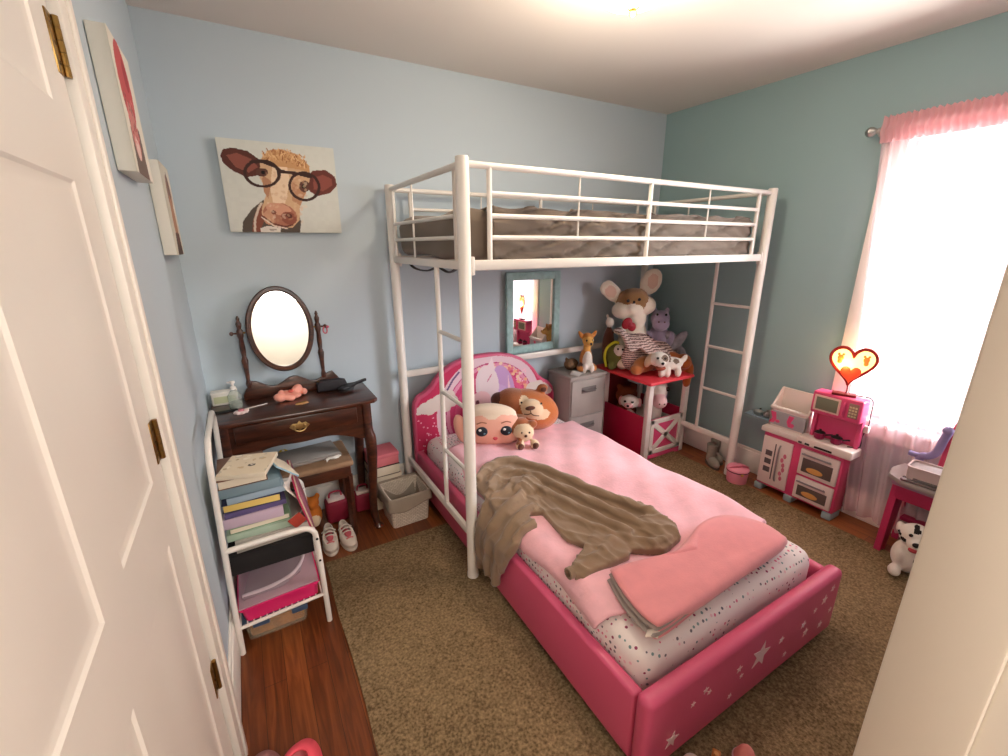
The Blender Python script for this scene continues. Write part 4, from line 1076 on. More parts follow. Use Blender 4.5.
PAGES = mat('paper_pages', (226, 214, 192), .85, bump=.3, bscale=300)
def book(label, x0, x1, y0, y1, z, t, rgb, rz=0., spine=True, group='books piled on the white rack', page=None, tilt=0.):
    cx, cy = (x0+x1)/2, (y0+y1)/2; w, d = x1-x0, y1-y0
    o = thing('book', label, 'book', (cx, cy, z), rz, group)
    if tilt: o.rotation_euler = (tilt, 0, rz)
    m = mat('cover', rgb, .5); c = .0022
    b = BM(); box2(b, (-w/2, -d/2, 0), (w/2, d/2, c), bev=.0008); box2(b, (-w/2, -d/2, t-c), (w/2, d/2, t), bev=.0008)
    if spine: box2(b, (-w/2, -d/2, 0), (w/2, -d/2+c, t), bev=.0008)
    else: box2(b, (-w/2, d/2-c, 0), (w/2, d/2, t), bev=.0008)
    obj('cover', b, m, o)
    b = BM(); box2(b, (-w/2+.004, -d/2+(.0025 if spine else .003), c), (w/2-.004, d/2-.004, t-c), bev=.0005); obj('pages', b, page or PAGES, o)
    return o
zb_ = .4255
bk = [
 # label, x0, x1, y0, y1, thickness, colour, spine to the front, rotation
 ('grey-white binder at the very bottom of the rack pile', .045, .302, -.87, -.60, .034, (176, 168, 158), True, .06),
 ('pale mint book with white edge, second from the bottom of the rack pile', .032, .252, -.862, -.60, .021, (168, 188, 168), True, -.02),
 ('green-banded book low in the rack pile under the lilac ones', .034, .240, -.855, -.60, .017, (132, 160, 128), False, .05),
 ('thick lilac book in the middle of the rack pile', .030, .228, -.858, -.60, .032, (192, 170, 188), True, -.02),
 ('dark violet book between the lilac book and the yellow-edged one', .032, .236, -.852, -.61, .016, (92, 80, 122), True, .04),
 ('navy book with yellow page edges in the rack pile', .036, .228, -.852, -.62, .024, (48, 52, 82), False, -.03),
 ('pale blue book just above the navy yellow-edged book', .046, .238, -.85, -.62, .020, (150, 170, 186), True, .05),
 ('teal-grey book two below the printed top pad in the rack pile', .034, .232, -.85, -.63, .028, (120, 142, 152), True, -.01),
 ('brown paper-edged book directly under the printed top pad', .030, .190, -.85, -.64, .026, (120, 84, 66), False, .02)]
for i, (lb_, x0, x1, y0, y1, t, c, sp, rz) in enumerate(bk):
    t *= 1.3; book(lb_, x0, x1, y0, y1, zb_, t, c, rz, sp, page=mat('yellow_pages', (226, 196, 110), .8) if 'yellow page' in lb_ else None); zb_ += t+.0006
a = Art(.165, .165, .0035, (222, 206, 180)); rs = random.Random(5)
for k in range(26): a.ell(rs.uniform(0, .2), rs.uniform(0, .16), rs.uniform(.004, .014), rs.uniform(.003, .01), rs.choice([(204, 180, 146), (186, 166, 136), (236, 224, 204), (196, 184, 166)]))
a.ell(.10, .07, .014, .009, (90, 84, 78)); a.ell(.10, .072, .006, .004, (220, 210, 196))
t = thing('sketch_pad', 'white printed pad lying askew on top of the rack book pile', 'pad', (.135, -.785, zb_+.002), .0, 'books piled on the white rack'); t.rotation_euler = (.02, -.02, -.33)
b = BM(); box2(b, (-.0825, -.0825, 0), (.0825, .0825, .016), bev=.001); obj('paper_block', b, PAGES, t)
a.build('printed_cover', ART, (-.0825, -.0825, .0165), (1, 0, 0), (0, 1, 0), t)
t = thing('blue_booklet', 'pale blue booklet sticking out under the printed top pad', 'booklet', (.24, -.745, zb_-.035), .25, 'books piled on the white rack'); t.rotation_euler = (0, .75, .25)
b = BM(); box2(b, (-.05, -.08, 0), (.05, .08, .006), bev=.001); obj('cover', b, mat('sky_blue_card', (150, 186, 206), .6), t)
b = BM(); box2(b, (-.048, -.078, .0062), (.048, .078, .009), bev=0); obj('sheet', b, PAGES, t)
t = thing('crumpled_paper', 'loose crumpled white paper hanging at the right side of the book pile', 'paper', (.272, -.80, .56), .0, 'books piled on the white rack')
b = BM(); grid(b, lambda u, v: Vector((.004+.018*math.sin(5*v+2*u)+.010*u-.02*v*v, -.05+.10*u*(1-.5*(1-v)), -.06+.14*v+.006*math.sin(9*u))), 16, 16); o = obj('sheet', b, mat('white_paper2', (222, 214, 204), .85), t); md = o.modifiers.new('s', 'SOLIDIFY'); md.thickness = .0012
t = thing('pink_magazine', 'raspberry magazine standing tilted beside the book pile', 'magazine', (.316, -.700, .428), 0, 'books piled on the white rack'); t.rotation_euler = (.12, -.20, 0)
b = BM(); box2(b, (-.006, -.16, 0), (.0, .13, .19), bev=.001); obj('cover', b, mat('raspberry_card', (186, 56, 92), .5), t)
b = BM(); box2(b, (.0005, -.158, .002), (.006, .128, .187), bev=.0005); obj('pages', b, PAGES, t)
b = BM(); box2(b, (.0062, -.16, 0), (.0082, .13, .19), bev=.0005); obj('back_cover', b, mat('mauve_card', (158, 92, 110), .5), t)
t = thing('red_booklet', 'small red booklet leaning on the raspberry magazine', 'booklet', (.276, -.865, .466), 0, 'books piled on the white rack'); t.rotation_euler = (.3, -.5, .1)
b = BM(); box2(b, (-.02, -.002, 0), (.03, .003, .06), bev=.001); obj('cover', b, mat('brick_red_card', (168, 62, 48), .5), t)
b = BM(); box2(b, (-.018, .0032, .002), (.028, .006, .058), bev=0); obj('pages', b, PAGES, t)

# bins
CLEAR = glass_mat('clear_lid_plastic', (232, 214, 220), .25, .30)
t = thing('pink_bin', 'hot pink plastic bin under a clear lid on the lower rack shelf', 'bin', (.170, -.700, .1345)); t.rotation_euler = (0, -.06, 0)
b = BM()
def tray(b, w, d, h, tap, th, lip=.008):
    for z0, z1 in ((0, h),):
        rings = []
        for s_, z in ((1-tap, 0), (1, h), (1, h), (1-th/w*2, h), (1-tap-th/w*2, th)):
            pass
    O = [(-1, -1), (1, -1), (1, 1), (-1, 1)]
    def ring(wx, dy, z):
        r = .018; out = []
        for cx, cy in O:
            for k in range(5):
                a0 = {(-1, -1): PI, (1, -1): 1.5*PI, (1, 1): 0, (-1, 1): .5*PI}[(cx, cy)]+k*PI/8
                out.append(b.verts.new((cx*(wx/2-r)+r*math.cos(a0), cy*(dy/2-r)+r*math.sin(a0), z)))
        return out
    L = [ring(w*(1-tap), d*(1-tap), 0), ring(w, d, h-.008), ring(w+lip*2, d+lip*2, h-.006), ring(w+lip*2, d+lip*2, h), ring(w-th*2, d-th*2, h), ring(w*(1-tap)-th*2, d*(1-tap)-th*2, th)]
    n = len(L[0])
    for r0, r1 in zip(L, L[1:]):
        for k in range(n): b.faces.new((r0[k], r0[(k+1) % n], r1[(k+1) % n], r1[k]))
    b.faces.new(L[0][::-1]); b.faces.new(L[-1])
tray(b, .278, .40, .070, .05, .004); obj('tub', b, mat('hot_pink_translucent', (222, 36, 108), .35, coat=.2), t)
b = BM(); box2(b, (-.125, -.18, .012), (.125, .17, .058), bev=.02); obj('contents', b, mat('magenta_cloth', (176, 70, 106), .9, bump=.4, bscale=40, var=.2, vscale=18), t)
b = BM(); box2(b, (-.142, -.203, .0705), (.142, .203, .077), bev=.002); lid = obj('clear_lid', b, glass_mat('clear_lid_sheet', (236, 206, 216), .2, .42), t)
b = BM(); prism(b, [(-.125, -.165), (.02, -.165), (.085, -.12), (.115, -.03), (.09, .06), (.03, .15), (-.075, .17)], .020, T(0, 0, .0772), bev=.008); obj('raised_panel', b, CLEAR, lid)
b = BM(); tube(b, arc([(-.125, -.155, .094), (-.02, -.16, .097), (.06, -.13, .097), (.105, -.05, .097), (.10, .03, .097), (.06, .07, .095)], 5), .007, seg=8); obj('raised_rim', b, glass_mat('frosted_rim', (240, 226, 230), .3, .6), lid)
b = BM(); lathe(b, [(.026, .097), (.026, .102), (.020, .104), (.018, .101), (0, .101)], (-.015, .02, 0), seg=24); o = obj('badge', b, mat('badge_grey', (150, 112, 124), .4), lid)
t = thing('clear_bin', 'clear plastic box with yellow contents and blue clips on the floor under the rack', 'bin', (.140, -.705, .001))
b = BM(); tray(b, .235, .31, .096, .08, .003); obj('tub', b, glass_mat('clear_tub', (240, 230, 210), .12, .2), t)
b = BM(); box2(b, (-.100, -.138, .006), (.100, .138, .080), bev=.012); obj('contents', b, mat('yellow_toys', (222, 160, 70), .7, bump=.3, bscale=30, var=.25, vscale=40), t)
b = BM(); box2(b, (-.120, -.165, .097), (.120, .16, .106), bev=.004); obj('lid', b, mat('slate_blue_plastic', (96, 124, 148), .4), t)
for x, s_ in ((-.055, 1), (.085, 1)):
    b = BM(); box2(b, (x-.030, -.180, .082), (x+.030, -.158, .107), bev=.004); obj('clip', b, mat('blue_clip', (62, 84, 112), .4), t)

# ------------------------------------------------------------------ wicker basket, books beside the table
def wicker():
    m = bpy.data.materials.new('white_wicker'); m.use_nodes = True; nt = m.node_tree; bs = nt.nodes['Principled BSDF']
    tc = nt.nodes.new('ShaderNodeTexCoord'); ck = nt.nodes.new('ShaderNodeTexBrick')
    for k, v in (('Scale', 1), ('Brick Width', .022), ('Row Height', .010), ('Mortar Size', .0016)): ck.inputs[k].default_value = v
    ck.inputs['Color1'].default_value = (*lin((236, 224, 208)), 1); ck.inputs['Color2'].default_value = (*lin((216, 202, 184)), 1); ck.inputs['Mortar'].default_value = (*lin((186, 170, 150)), 1)
    cb = nt.nodes.new('ShaderNodeCombineXYZ'); sp = nt.nodes.new('ShaderNodeSeparateXYZ'); ad = nt.nodes.new('ShaderNodeMath'); ad.operation = 'ADD'
    nt.links.new(tc.outputs['Object'], sp.inputs[0]); nt.links.new(sp.outputs['X'], ad.inputs[0]); nt.links.new(sp.outputs['Y'], ad.inputs[1])
    nt.links.new(ad.outputs[0], cb.inputs['X']); nt.links.new(sp.outputs['Z'], cb.inputs['Y']); nt.links.new(cb.outputs[0], ck.inputs['Vector']); nt.links.new(ck.outputs['Color'], bs.inputs['Base Color'])
    bp = nt.nodes.new('ShaderNodeBump'); bp.inputs['Strength'].default_value = .8; bp.inputs['Distance'].default_value = .004; bp.invert = True
    nt.links.new(ck.outputs['Fac'], bp.inputs['Height']); nt.links.new(bp.outputs[0], bs.inputs['Normal']); bs.inputs['Roughness'].default_value = .8
    return m
t = thing('wicker_basket', 'white woven basket with a grey cloth liner between table and loft bed', 'basket', (.850, -.325, .001), .03)
b = BM(); tray(b, .232, .215, .185, .10, .008, lip=.004); bk_ = obj('basket', b, wicker(), t)
b = BM()
def liner(u, v):
    a_ = u*2*PI; c_, s_ = math.cos(a_), math.sin(a_)
    k = 1/max(abs(c_), abs(s_))**.86
    w_, d_ = .121, .112
    if v < .35:   # inside
        q = v/.35; r = .80+.14*q; z = .055+.128*q
    elif v < .5: q = (v-.35)/.15; r = .94+.13*math.sin(q*PI/2); z = .183+.012*math.sin(q*PI)
    else: q = (v-.5)/.5; r = 1.075+.02*q+.02*math.sin(9*a_)*q; z = .183-.066*q-.016*q*math.sin(3*a_+1)
    return Vector((w_*r*c_*k, d_*r*s_*k, z))
grid(b, liner, 64, 16, closeu=True); o = obj('cloth_liner', b, mat('grey_liner_cloth', (158, 144, 128), .9, bump=.2, bscale=120), t, sharp=0); md = o.modifiers.new('s', 'SOLIDIFY'); md.thickness = .003
b = BM(); ell(b, (0, 0, .055), (.085, .078, .018)); ell(b, (.03, .02, .07), (.04, .035, .02)); ell(b, (-.035, -.02, .065), (.04, .035, .02)); obj('contents', b, mat('dark_brown_cloth', (84, 62, 50), .95, bump=.4, bscale=30), t)
zc = .0
for lb_, x0, x1, t_, c, rz in (('thick cream box file at the bottom of the pile behind the wicker basket', .70, .885, .085, (206, 190, 168), .0), ('beige book in the pile behind the wicker basket, third from the top', .705, .895, .050, (190, 166, 138), .05), ('cream book in the pile behind the wicker basket, second from the top', .70, .885, .075, (220, 206, 184), -.04), ('white book with a dark cover edge, under the pink box behind the basket', .70, .872, .06, (66, 48, 44), .03)):
    book(lb_, x0, x1, -.195, -.03, zc+.0005, t_, c, rz, False, group='books piled behind the wicker basket'); zc += t_+.001
t = thing('pink_box', 'dusty pink box on top of the book pile behind the wicker basket', 'box', (.786, -.115, zc+.0006), .04)
b = BM(); box2(b, (-.082, -.075, 0), (.082, .075, .055), bev=.003); obj('box', b, mat('dusty_pink_card', (214, 118, 124), .7), t)
b = BM(); box2(b, (-.085, -.078, .05), (.085, .078, .075), bev=.004); obj('lid', b, mat('dusty_pink_lid', (206, 108, 118), .7), t)

# ------------------------------------------------------------------ wall mirror with teal frame
t = thing('wall_mirror', 'rectangular mirror in a distressed teal frame hung under the loft', 'mirror', (1.930, -.011, .80), .036)
FR = mat('distressed_teal_wood', (158, 190, 188), .7, bump=.2, bscale=60, var=.15, vscale=30)
b = BM()
mx0, mx1, mz0, mz1, fw = -.225, .225, -.005, .545, .052
for lo, hi in (((mx0, mz0), (mx0+fw, mz1)), ((mx1-fw, mz0), (mx1, mz1)), ((mx0+fw-.002, mz0), (mx1-fw+.002, mz0+fw)), ((mx0+fw-.002, mz1-fw), (mx1-fw+.002, mz1))):
    box2(b, (lo[0], -.026, lo[1]), (hi[0], -.003, hi[1]), bev=.006)
obj('frame', b, FR, t)
b = BM(); box2(b, (mx0+fw-.004, -.012, mz0+fw-.004), (mx1-fw+.004, -.006, mz1-fw+.004), bev=0); obj('mirror_glass', b, MIRROR, t)

# ------------------------------------------------------------------ grey drawer cabinet and deer
cb = thing('drawer_cabinet', 'small grey two-drawer cabinet between the bed and the toy barn', 'cabinet', (2.225, -.16, 0))
CG = mat('grey_cabinet', (164, 156, 149), .6, bump=.06, bscale=60, var=.06, vscale=10)
b = BM(); box2(b, (2.065, -.29, .0), (2.385, -.03, .622), bev=.006); pobj('body', b, CG, cb)
b = BM(); box2(b, (2.058, -.305, .622), (2.392, -.028, .648), bev=.008); pobj('top', b, CG, cb)
for z0, z1 in ((.355, .612), (.085, .342)):
    b = BM(); box2(b, (2.075, -.302, z0), (2.375, -.288, z1), bev=.005); dd = pobj('drawer', b, CG, cb)
    b = BM(); tube(b, arc([(2.17, -.302, z1-.07), (2.175, -.318, z1-.072), (2.225, -.322, z1-.075), (2.275, -.318, z1-.072), (2.28, -.302, z1-.07)], 4), .005, seg=8); box2(b, (2.16, -.304, z1-.095), (2.29, -.3015, z1-.05), bev=.001); obj('handle', b, mat('dark_grey_pull', (112, 106, 104), .5), dd)
b = BM(); box2(b, (2.07, -.300, .0), (2.38, -.288, .075), bev=.004); pobj('plinth', b, CG, cb)
ZC = .6495
DEERO = mat('fawn_orange_plush', (206, 132, 62), .9, bump=.3, bscale=250, sheen=.3); DEERY = mat('fawn_yellow_plush', (226, 172, 92), .9, bump=.3, bscale=250)
t = thing('fawn_plush', 'sitting orange fawn plush with white belly on the grey cabinet', 'plush toy', (2.255, -.225, ZC), -.35)
f_ = plush('body', [((0, .01, .085), (.048, .045, .085), None, 0), ((0, -.02, .08), (.036, .035, .07), None, 1), ((0, 0, .175), (.026, .026, .05), None, 3), ((0, -.012, .225), (.040, .040, .038), None, 3), ((0, -.05, .212), (.022, .026, .019), None, 3), ((-.045, .005, .262), (.016, .009, .040), (0, -.6, 0), 0), ((.045, .005, .262), (.016, .009, .040), (0, .6, 0), 0), ((0, .0, .255), (.034, .032, .026), None, 0),
                    ((-.026, -.045, .035), (.015, .018, .038), None, 1), ((.026, -.045, .035), (.015, .018, .038), None, 1), ((-.05, -.01, .03), (.022, .045, .028), None, 0), ((.05, -.01, .03), (.022, .045, .028), None, 0)],
           [DEERO, WPL, DBRN, DEERY], t, voxel=.0055, smooth=3, patches=[((-.026, -.05, .004), (.02, .03, .012), 1), ((.036, .02, .13), (.02, .03, .03), 2), ((-.05, -.01, .05), (.02, .03, .02), 2)])
dots('eye', [(-.020, -.043, .232), (.020, -.043, .232)], .0075, BEAD, f_, (1, .6, 1.2)); dots('nose', [(0, -.075, .214)], .009, BEAD, f_)
t = thing('speckled_plush', 'low brown speckled plush lying behind the fawn on the grey cabinet', 'plush toy', (2.195, -.13, ZC), .3)
plush('body', [((0, 0, .04), (.065, .045, .042), None, 0), ((-.05, -.02, .055), (.034, .032, .032), None, 0), ((.05, 0, .03), (.03, .03, .03), None, 1), ((-.06, .0, .085), (.012, .010, .018), None, 0)], [mat('speckled_fur', (120, 92, 66), .95, bump=.5, bscale=160, var=.5, vscale=60), DBRN], t, voxel=.006)
t = thing('folded_paper', 'folded white paper lying at the left edge of the grey cabinet', 'paper', (2.14, -.245, ZC), .5)
b = BM(); grid(b, lambda u, v: Vector((-.05+.10*u, -.05+.07*v, .002+.022*math.sin(PI*u)*(.4+.6*v))), 12, 8); o = obj('sheet', b, mat('white_paper3', (206, 200, 194), .8), t); md = o.modifiers.new('s', 'SOLIDIFY'); md.thickness = .0015; md.offset = 1

# ------------------------------------------------------------------ toy barn
bn = thing('toy_barn', 'raspberry and white toy barn with a crossed stable door and red roof board', 'toy barn', (2.745, -.34, 0))
bx0, bx1, by0, by1, bz = 2.55, 2.962, -.565, -.09, .622
WB = mat('white_barn_plastic', (238, 231, 222), .5)
ROOFR = mat('coral_red_roof', (222, 62, 74), .4)
b = BM(); box2(b, (bx0, by0+.02, .012), (bx0+.016, by1, .335), bev=.004); pobj('side_panel', b, REDT, bn)
b = BM(); box2(b, (bx1-.016, by0+.02, .012), (bx1, by1, .335), bev=.004); pobj('side_panel', b, REDT, bn)
b = BM(); box2(b, (bx0, by1-.014, .012), (bx1, by1, bz), bev=.004); pobj('back_panel', b, mat('dark_barn_red', (120, 30, 34), .6), bn)
for x in (bx0+.016, bx1-.016):
    for y in (by0+.016, by1-.02):
        b = BM(); box2(b, (x-.022, y-.018, .0), (x+.022, y+.018, bz), bev=.006); pobj('corner_post', b, WB, bn)
b = BM(); box2(b, (2.435, -.665, bz), (2.872, -.105, bz+.022), bev=.008, seg=3); pobj('roof_board', b, ROOFR, bn)
b = BM(); box2(b, (bx0+.01, by0+.02, .012), (bx1-.01, by1-.01, .03), bev=.003); pobj('floor_board', b, REDT, bn)
# brackets under the roof at the front
b = BM()
for s_, x in ((1, bx0+.035), (-1, bx1-.035)):
    prism(b, [(0, 0), (s_*.06, 0), (s_*.05, -.015), (s_*.012, -.075), (0, -.09)], .018, T(x, by0+.026, bz-.001) @ XZ, bev=.003)
pobj('bracket', b, WB, bn)
dx0, dx1, dz0, dz1 = bx0+.040, bx1-.040, .045, .315
b = BM(); box2(b, (dx0, by0+.006, dz0), (dx1, by0+.018, dz1), bev=.003); dor = pobj('stable_door', b, PINKT, bn)
b = BM()
fy0, fy1 = by0-.004, by0+.008
for lo, hi in (((dx0, dz0), (dx0+.035, dz1)), ((dx1-.035, dz0), (dx1, dz1)), ((dx0, dz0), (dx1, dz0+.035)), ((dx0, dz1-.035), (dx1, dz1))): box2(b, (lo[0], fy0, lo[1]), (hi[0], fy1, hi[1]), bev=.003)
cx_, cz_ = (dx0+dx1)/2, (dz0+dz1)/2; L_ = math.hypot(dx1-dx0-.05, dz1-dz0-.05); an = math.atan2(dz1-dz0-.05, dx1-dx0-.05)
for s_ in (1, -1): box(b, (cx_, by0+.002, cz_), (L_, .009, .040), rot=(0, s_*an, 0), bev=.003)
obj('cross_frame', b, WB, dor)
b = BM(); box2(b, (bx0+.03, by0+.0, .0), (bx1-.03, by0+.02, .043), bev=.003); pobj('door_sill', b, PINKT, bn)
b = BM(); box2(b, (bx0+.003, by0+.1, bz-.06), (bx0+.012, by0+.22, bz-.005), bev=.003); pobj('label_plate', b, mat('teal_print', (120, 150, 150), .5), bn)
# animals in the barn
LILAC = mat('lilac_plush', (196, 176, 206), .95, bump=.4, bscale=200, sheen=.3)
t = thing('pony_plush', 'white pony plush with lilac mane looking out over the stable door', 'plush toy', (2.80, -.375, .031), -.55); t.scale = (1.25, 1.25, 1.12)
p_ = plush('body', [((0, .06, .13), (.085, .13, .12), None, 0), ((0, -.02, .28), (.055, .06, .13), (-.35, 0, 0), 0), ((0, -.075, .415), (.060, .065, .068), None, 0), ((0, -.135, .355), (.042, .048, .050), (.5, 0, 0), 2), ((.02, .0, .46), (.045, .055, .065), None, 1), ((.04, -.03, .38), (.035, .05, .10), None, 1), ((-.05, -.045, .49), (.018, .012, .038), (0, -.3, 0), 0), ((.06, -.045, .49), (.018, .012, .038), (0, .3, 0), 0), ((.0, -.04, .50), (.03, .04, .03), None, 1)],
           [WPL, LILAC, mat('pale_pink_plush', (238, 200, 200), .95, bump=.3, bscale=200)], t, voxel=.008, smooth=3)
dots('eye', [(-.044, -.118, .43), (.044, -.118, .43)], .013, BEAD, p_, (1, .7, 1.2)); dots('nostril', [(-.014, -.180, .352), (.014, -.180, .352)], .005, DBRN, p_)
t = thing('barn_puppy_plush', 'white puppy plush peeking over the raspberry side of the barn', 'plush toy', (2.632, -.315, .031), -.95); t.scale = (1.25, 1.25, 1.06)
p_ = plush('body', [((0, .0, .14), (.055, .055, .13), None, 0), ((0, -.02, .335), (.055, .05, .048), None, 0), ((0, -.065, .322), (.026, .026, .022), None, 1), ((-.055, -.01, .33), (.014, .024, .036), None, 1), ((.055, -.01, .33), (.014, .024, .036), None, 1)], [WPL, mat('pinkish_plush', (232, 176, 176), .95)], t, voxel=.007, smooth=3)
dots('eye', [(-.022, -.066, .350), (.022, -.066, .350)], .009, BEAD, p_); dots('nose', [(0, -.090, .328)], .009, BEAD, p_)
t = thing('brown_barn_plush', 'dark brown plush slumped at the back of the toy barn', 'plush toy', (2.70, -.20, .031), -.3)
plush('body', [((0, 0, .16), (.11, .06, .16), None, 0), ((0, -.01, .36), (.09, .06, .075), None, 0), ((-.06, 0, .43), (.025, .02, .025), None, 0), ((.06, 0, .43), (.025, .02, .025), None, 0)], [mat('russet_plush', (122, 62, 34), .95, bump=.4, bscale=200)], t, voxel=.009)
# ------------------------------------------------------------------ plush pile on the barn roof
ZRF = bz+.0225
BEIGE = mat('ivory_plush', (238, 226, 206), .95, bump=.6, bscale=170, var=.05, vscale=20, sheen=.4); BHAIR = mat('tan_plush', (160, 120, 78), .95, bump=.6, bscale=170, sheen=.3); EARP = mat('inner_ear_plush', (222, 190, 168), .95, bump=.4, bscale=170)
t = thing('mouse_plush', 'big ivory mouse plush with huge round ears sitting in the room corner', 'plush toy', (2.645, -.245, ZRF), -.42); t.scale = (1, 1, .955)
m_ = plush('body', [((.02, .0, .20), (.105, .10, .20), None, 0), ((.0, -.02, .13), (.12, .10, .13), None, 0), ((0, -.01, .505), (.115, .105, .10), None, 1), ((-.085, -.03, .440), (.075, .075, .064), None, 0), ((.088, -.03, .475), (.072, .075, .070), None, 0), ((-.02, -.07, .455), (.070, .06, .058), None, 0), ((.015, -.02, .375), (.085, .085, .085), None, 0),
                    ((-.150, .02, .570), (.062, .024, .098), (0, -.85, .12), 0), ((-.185, .02, .600), (.062, .022, .060), (0, -.2, .12), 0), ((.135, .02, .645), (.078, .024, .105), (0, .38, -.1), 0), ((-.08, -.10, .05), (.05, .06, .05), None, 0), ((.08, -.10, .05), (.05, .06, .05), None, 0)],
           [BEIGE, BHAIR, EARP], t, voxel=.009, smooth=3, patches=[((-.165, -.02, .575), (.055, .03, .065), 2), ((.135, -.02, .65), (.052, .03, .075), 2)])
dots('eye', [(-.075, -.103, .520), (-.002, -.122, .530)], .012, BEAD, m_); dots('nose', [(-.042, -.128, .512)], .011, BEAD, m_)
b = BM(); ell(b, (-.085, -.14, .36), (.035, .022, .045), (0, .5, 0)); ell(b, (-.05, -.14, .335), (.03, .02, .035), (0, -.4, 0)); ell(b, (-.07, -.15, .35), (.02, .018, .02)); obj('red_bow', b, mat('dark_red_satin', (150, 24, 40), .5), m_, label='dark red bow')
PURP = mat('purple_plush', (170, 156, 182), .95, bump=.5, bscale=190, var=.05, vscale=30, sheen=.3)
t = thing('hippo_plush', 'lavender hippo plush at the right side of the big ivory mouse plush', 'plush toy', (2.835, -.345, ZRF), -.75)
h_ = plush('body', [((0, 0, .16), (.085, .08, .16), None, 0), ((0, -.02, .355), (.068, .068, .062), None, 0), ((0, -.07, .325), (.062, .05, .052), None, 0), ((-.045, .0, .415), (.017, .012, .022), None, 0), ((.045, .0, .415), (.017, .012, .022), None, 0), ((-.08, -.04, .2), (.03, .035, .07), None, 0), ((.08, -.04, .2), (.03, .035, .07), None, 0)], [PURP], t, voxel=.0075, smooth=3)
dots('eye', [(-.03, -.078, .392), (.03, -.078, .392)], .009, BEAD, h_); dots('nostril', [(-.02, -.118, .345), (.02, -.118, .345)], .006, DBRN, h_)
t = thing('grey_wing_plush', 'slumped grey-mauve plush with a drooping leg beside the lavender hippo', 'plush toy', (2.885, -.42, ZRF), -.6); t.scale = (1.1, 1.1, 1.1)
plush('body', [((0, .02, .12), (.055, .05, .12), None, 0), ((.03, -.02, .17), (.035, .035, .10), (0, .7, 0), 0), ((.075, -.03, .09), (.026, .028, .06), (0, -.3, 0), 0), ((-.02, 0, .21), (.04, .04, .035), None, 0)], [mat('grey_mauve_plush', (150, 142, 150), .95, bump=.6, bscale=120, var=.2, vscale=40)], t, voxel=.007, smooth=3)
def striped():
    m = bpy.data.materials.new('striped_knit'); m.use_nodes = True; nt = m.node_tree; bs = nt.nodes['Principled BSDF']; bs.inputs['Roughness'].default_value = .95
    tc = nt.nodes.new('ShaderNodeTexCoord'); w = nt.nodes.new('ShaderNodeTexWave'); w.inputs['Scale'].default_value = 22; w.inputs['Distortion'].default_value = 3.5; w.inputs['Detail Scale'].default_value = 8; w.bands_direction = 'Z'
    r = nt.nodes.new('ShaderNodeValToRGB'); r.color_ramp.elements[0].position = .35; r.color_ramp.elements[1].position = .6; r.color_ramp.elements[0].color = (*lin((118, 88, 84)), 1); r.color_ramp.elements[1].color = (*lin((226, 200, 190)), 1)
    nt.links.new(tc.outputs['Object'], w.inputs['Vector']); nt.links.new(w.outputs['Fac'], r.inputs[0]); nt.links.new(r.outputs[0], bs.inputs['Base Color']); return m
t = thing('striped_blanket', 'pink and brown striped knit blanket heaped in front of the ivory mouse plush', 'blanket', (2.650, -.385, ZRF), -.22); t.scale = (1.12, 1.1, 1.12)
def heap(u, v):
    x = -.20+.41*u; s_ = v
    y = .06-.17*s_
    z = .262-.06*u-.12*s_*s_*(.7+.3*u)-.05*u*u+.012*math.sin(14*u+5*v)+.008*math.sin(23*u-9*v)
    return Vector((x+.03*v, y, z))
b = BM(); grid(b, heap, 30, 20); o = obj('cloth', b, striped(), t, sharp=0); md = o.modifiers.new('s', 'SOLIDIFY'); md.thickness = .016
t2 = plush('under_folds', [((0, .0, .07), (.15, .07, .085), None, 0), ((.06, -.02, .06), (.11, .06, .07), None, 0), ((-.08, .0, .10), (.08, .05, .10), None, 0)], [striped()], t, voxel=.009)
YEL = mat('lime_yellow_felt', (214, 206, 50), .85); OLIV = mat('olive_plush', (112, 116, 60), .95, bump=.4, bscale=200)
t = thing('turtle_plush', 'olive turtle plush with a bright yellow rim at the left of the roof pile', 'plush toy', (2.490, -.265, ZRF), -.75)
b_ = plush('body', [((0, .0, .10), (.06, .045, .10), None, 0), ((.03, -.04, .15), (.04, .035, .04), None, 2), ((-.02, -.035, .03), (.03, .03, .03), None, 0)], [OLIV, YEL, WPL], t, voxel=.0065)
b = BM(); tube(b, arc([(-.058, -.02, .02), (-.074, -.025, .09), (-.06, -.03, .16), (-.01, -.035, .205), (.02, -.035, .20)], 5), .014, seg=10, flat=(1, .7)); obj('yellow_rim', b, YEL, b_)
dots('eye', [(.015, -.075, .165), (.048, -.073, .162)], .008, BEAD, b_)
t = thing('white_tuft_plush', 'small white round plush on top of the pile beside the dark red bow', 'plush toy', (2.505, -.17, ZRF), -.5)
plush('body', [((0, 0, .15), (.045, .045, .15), None, 1), ((0, -.01, .33), (.032, .03, .036), None, 0), ((.07, -.04, .27), (.045, .03, .03), None, 0), ((-.02, -.01, .375), (.012, .01, .016), None, 0)], [WPL, DBRN], t, voxel=.0065)
t = thing('tan_dog_plush', 'long tan plush lying along the front left of the barn roof', 'plush toy', (2.590, -.455, ZRF+.004), .12); t.scale = (1.1, 1.2, 1.35)
plush('body', [((0, 0, .045), (.10, .045, .045), None, 0), ((.07, 0, .055), (.05, .045, .05), None, 0), ((-.09, -.01, .03), (.045, .035, .03), None, 0), ((.11, -.01, .065), (.03, .03, .03), None, 0), ((.09, .03, .09), (.02, .012, .03), None, 0)], [mat('tan_orange_plush', (182, 112, 58), .95, bump=.5, bscale=200, sheen=.3)], t, voxel=.0065)
t = thing('spotted_dog_plush', 'small white dog plush with brown spots standing on the front of the barn roof', 'plush toy', (2.625, -.565, ZRF), -.50); t.scale = (1.4, 1.4, 1.25)
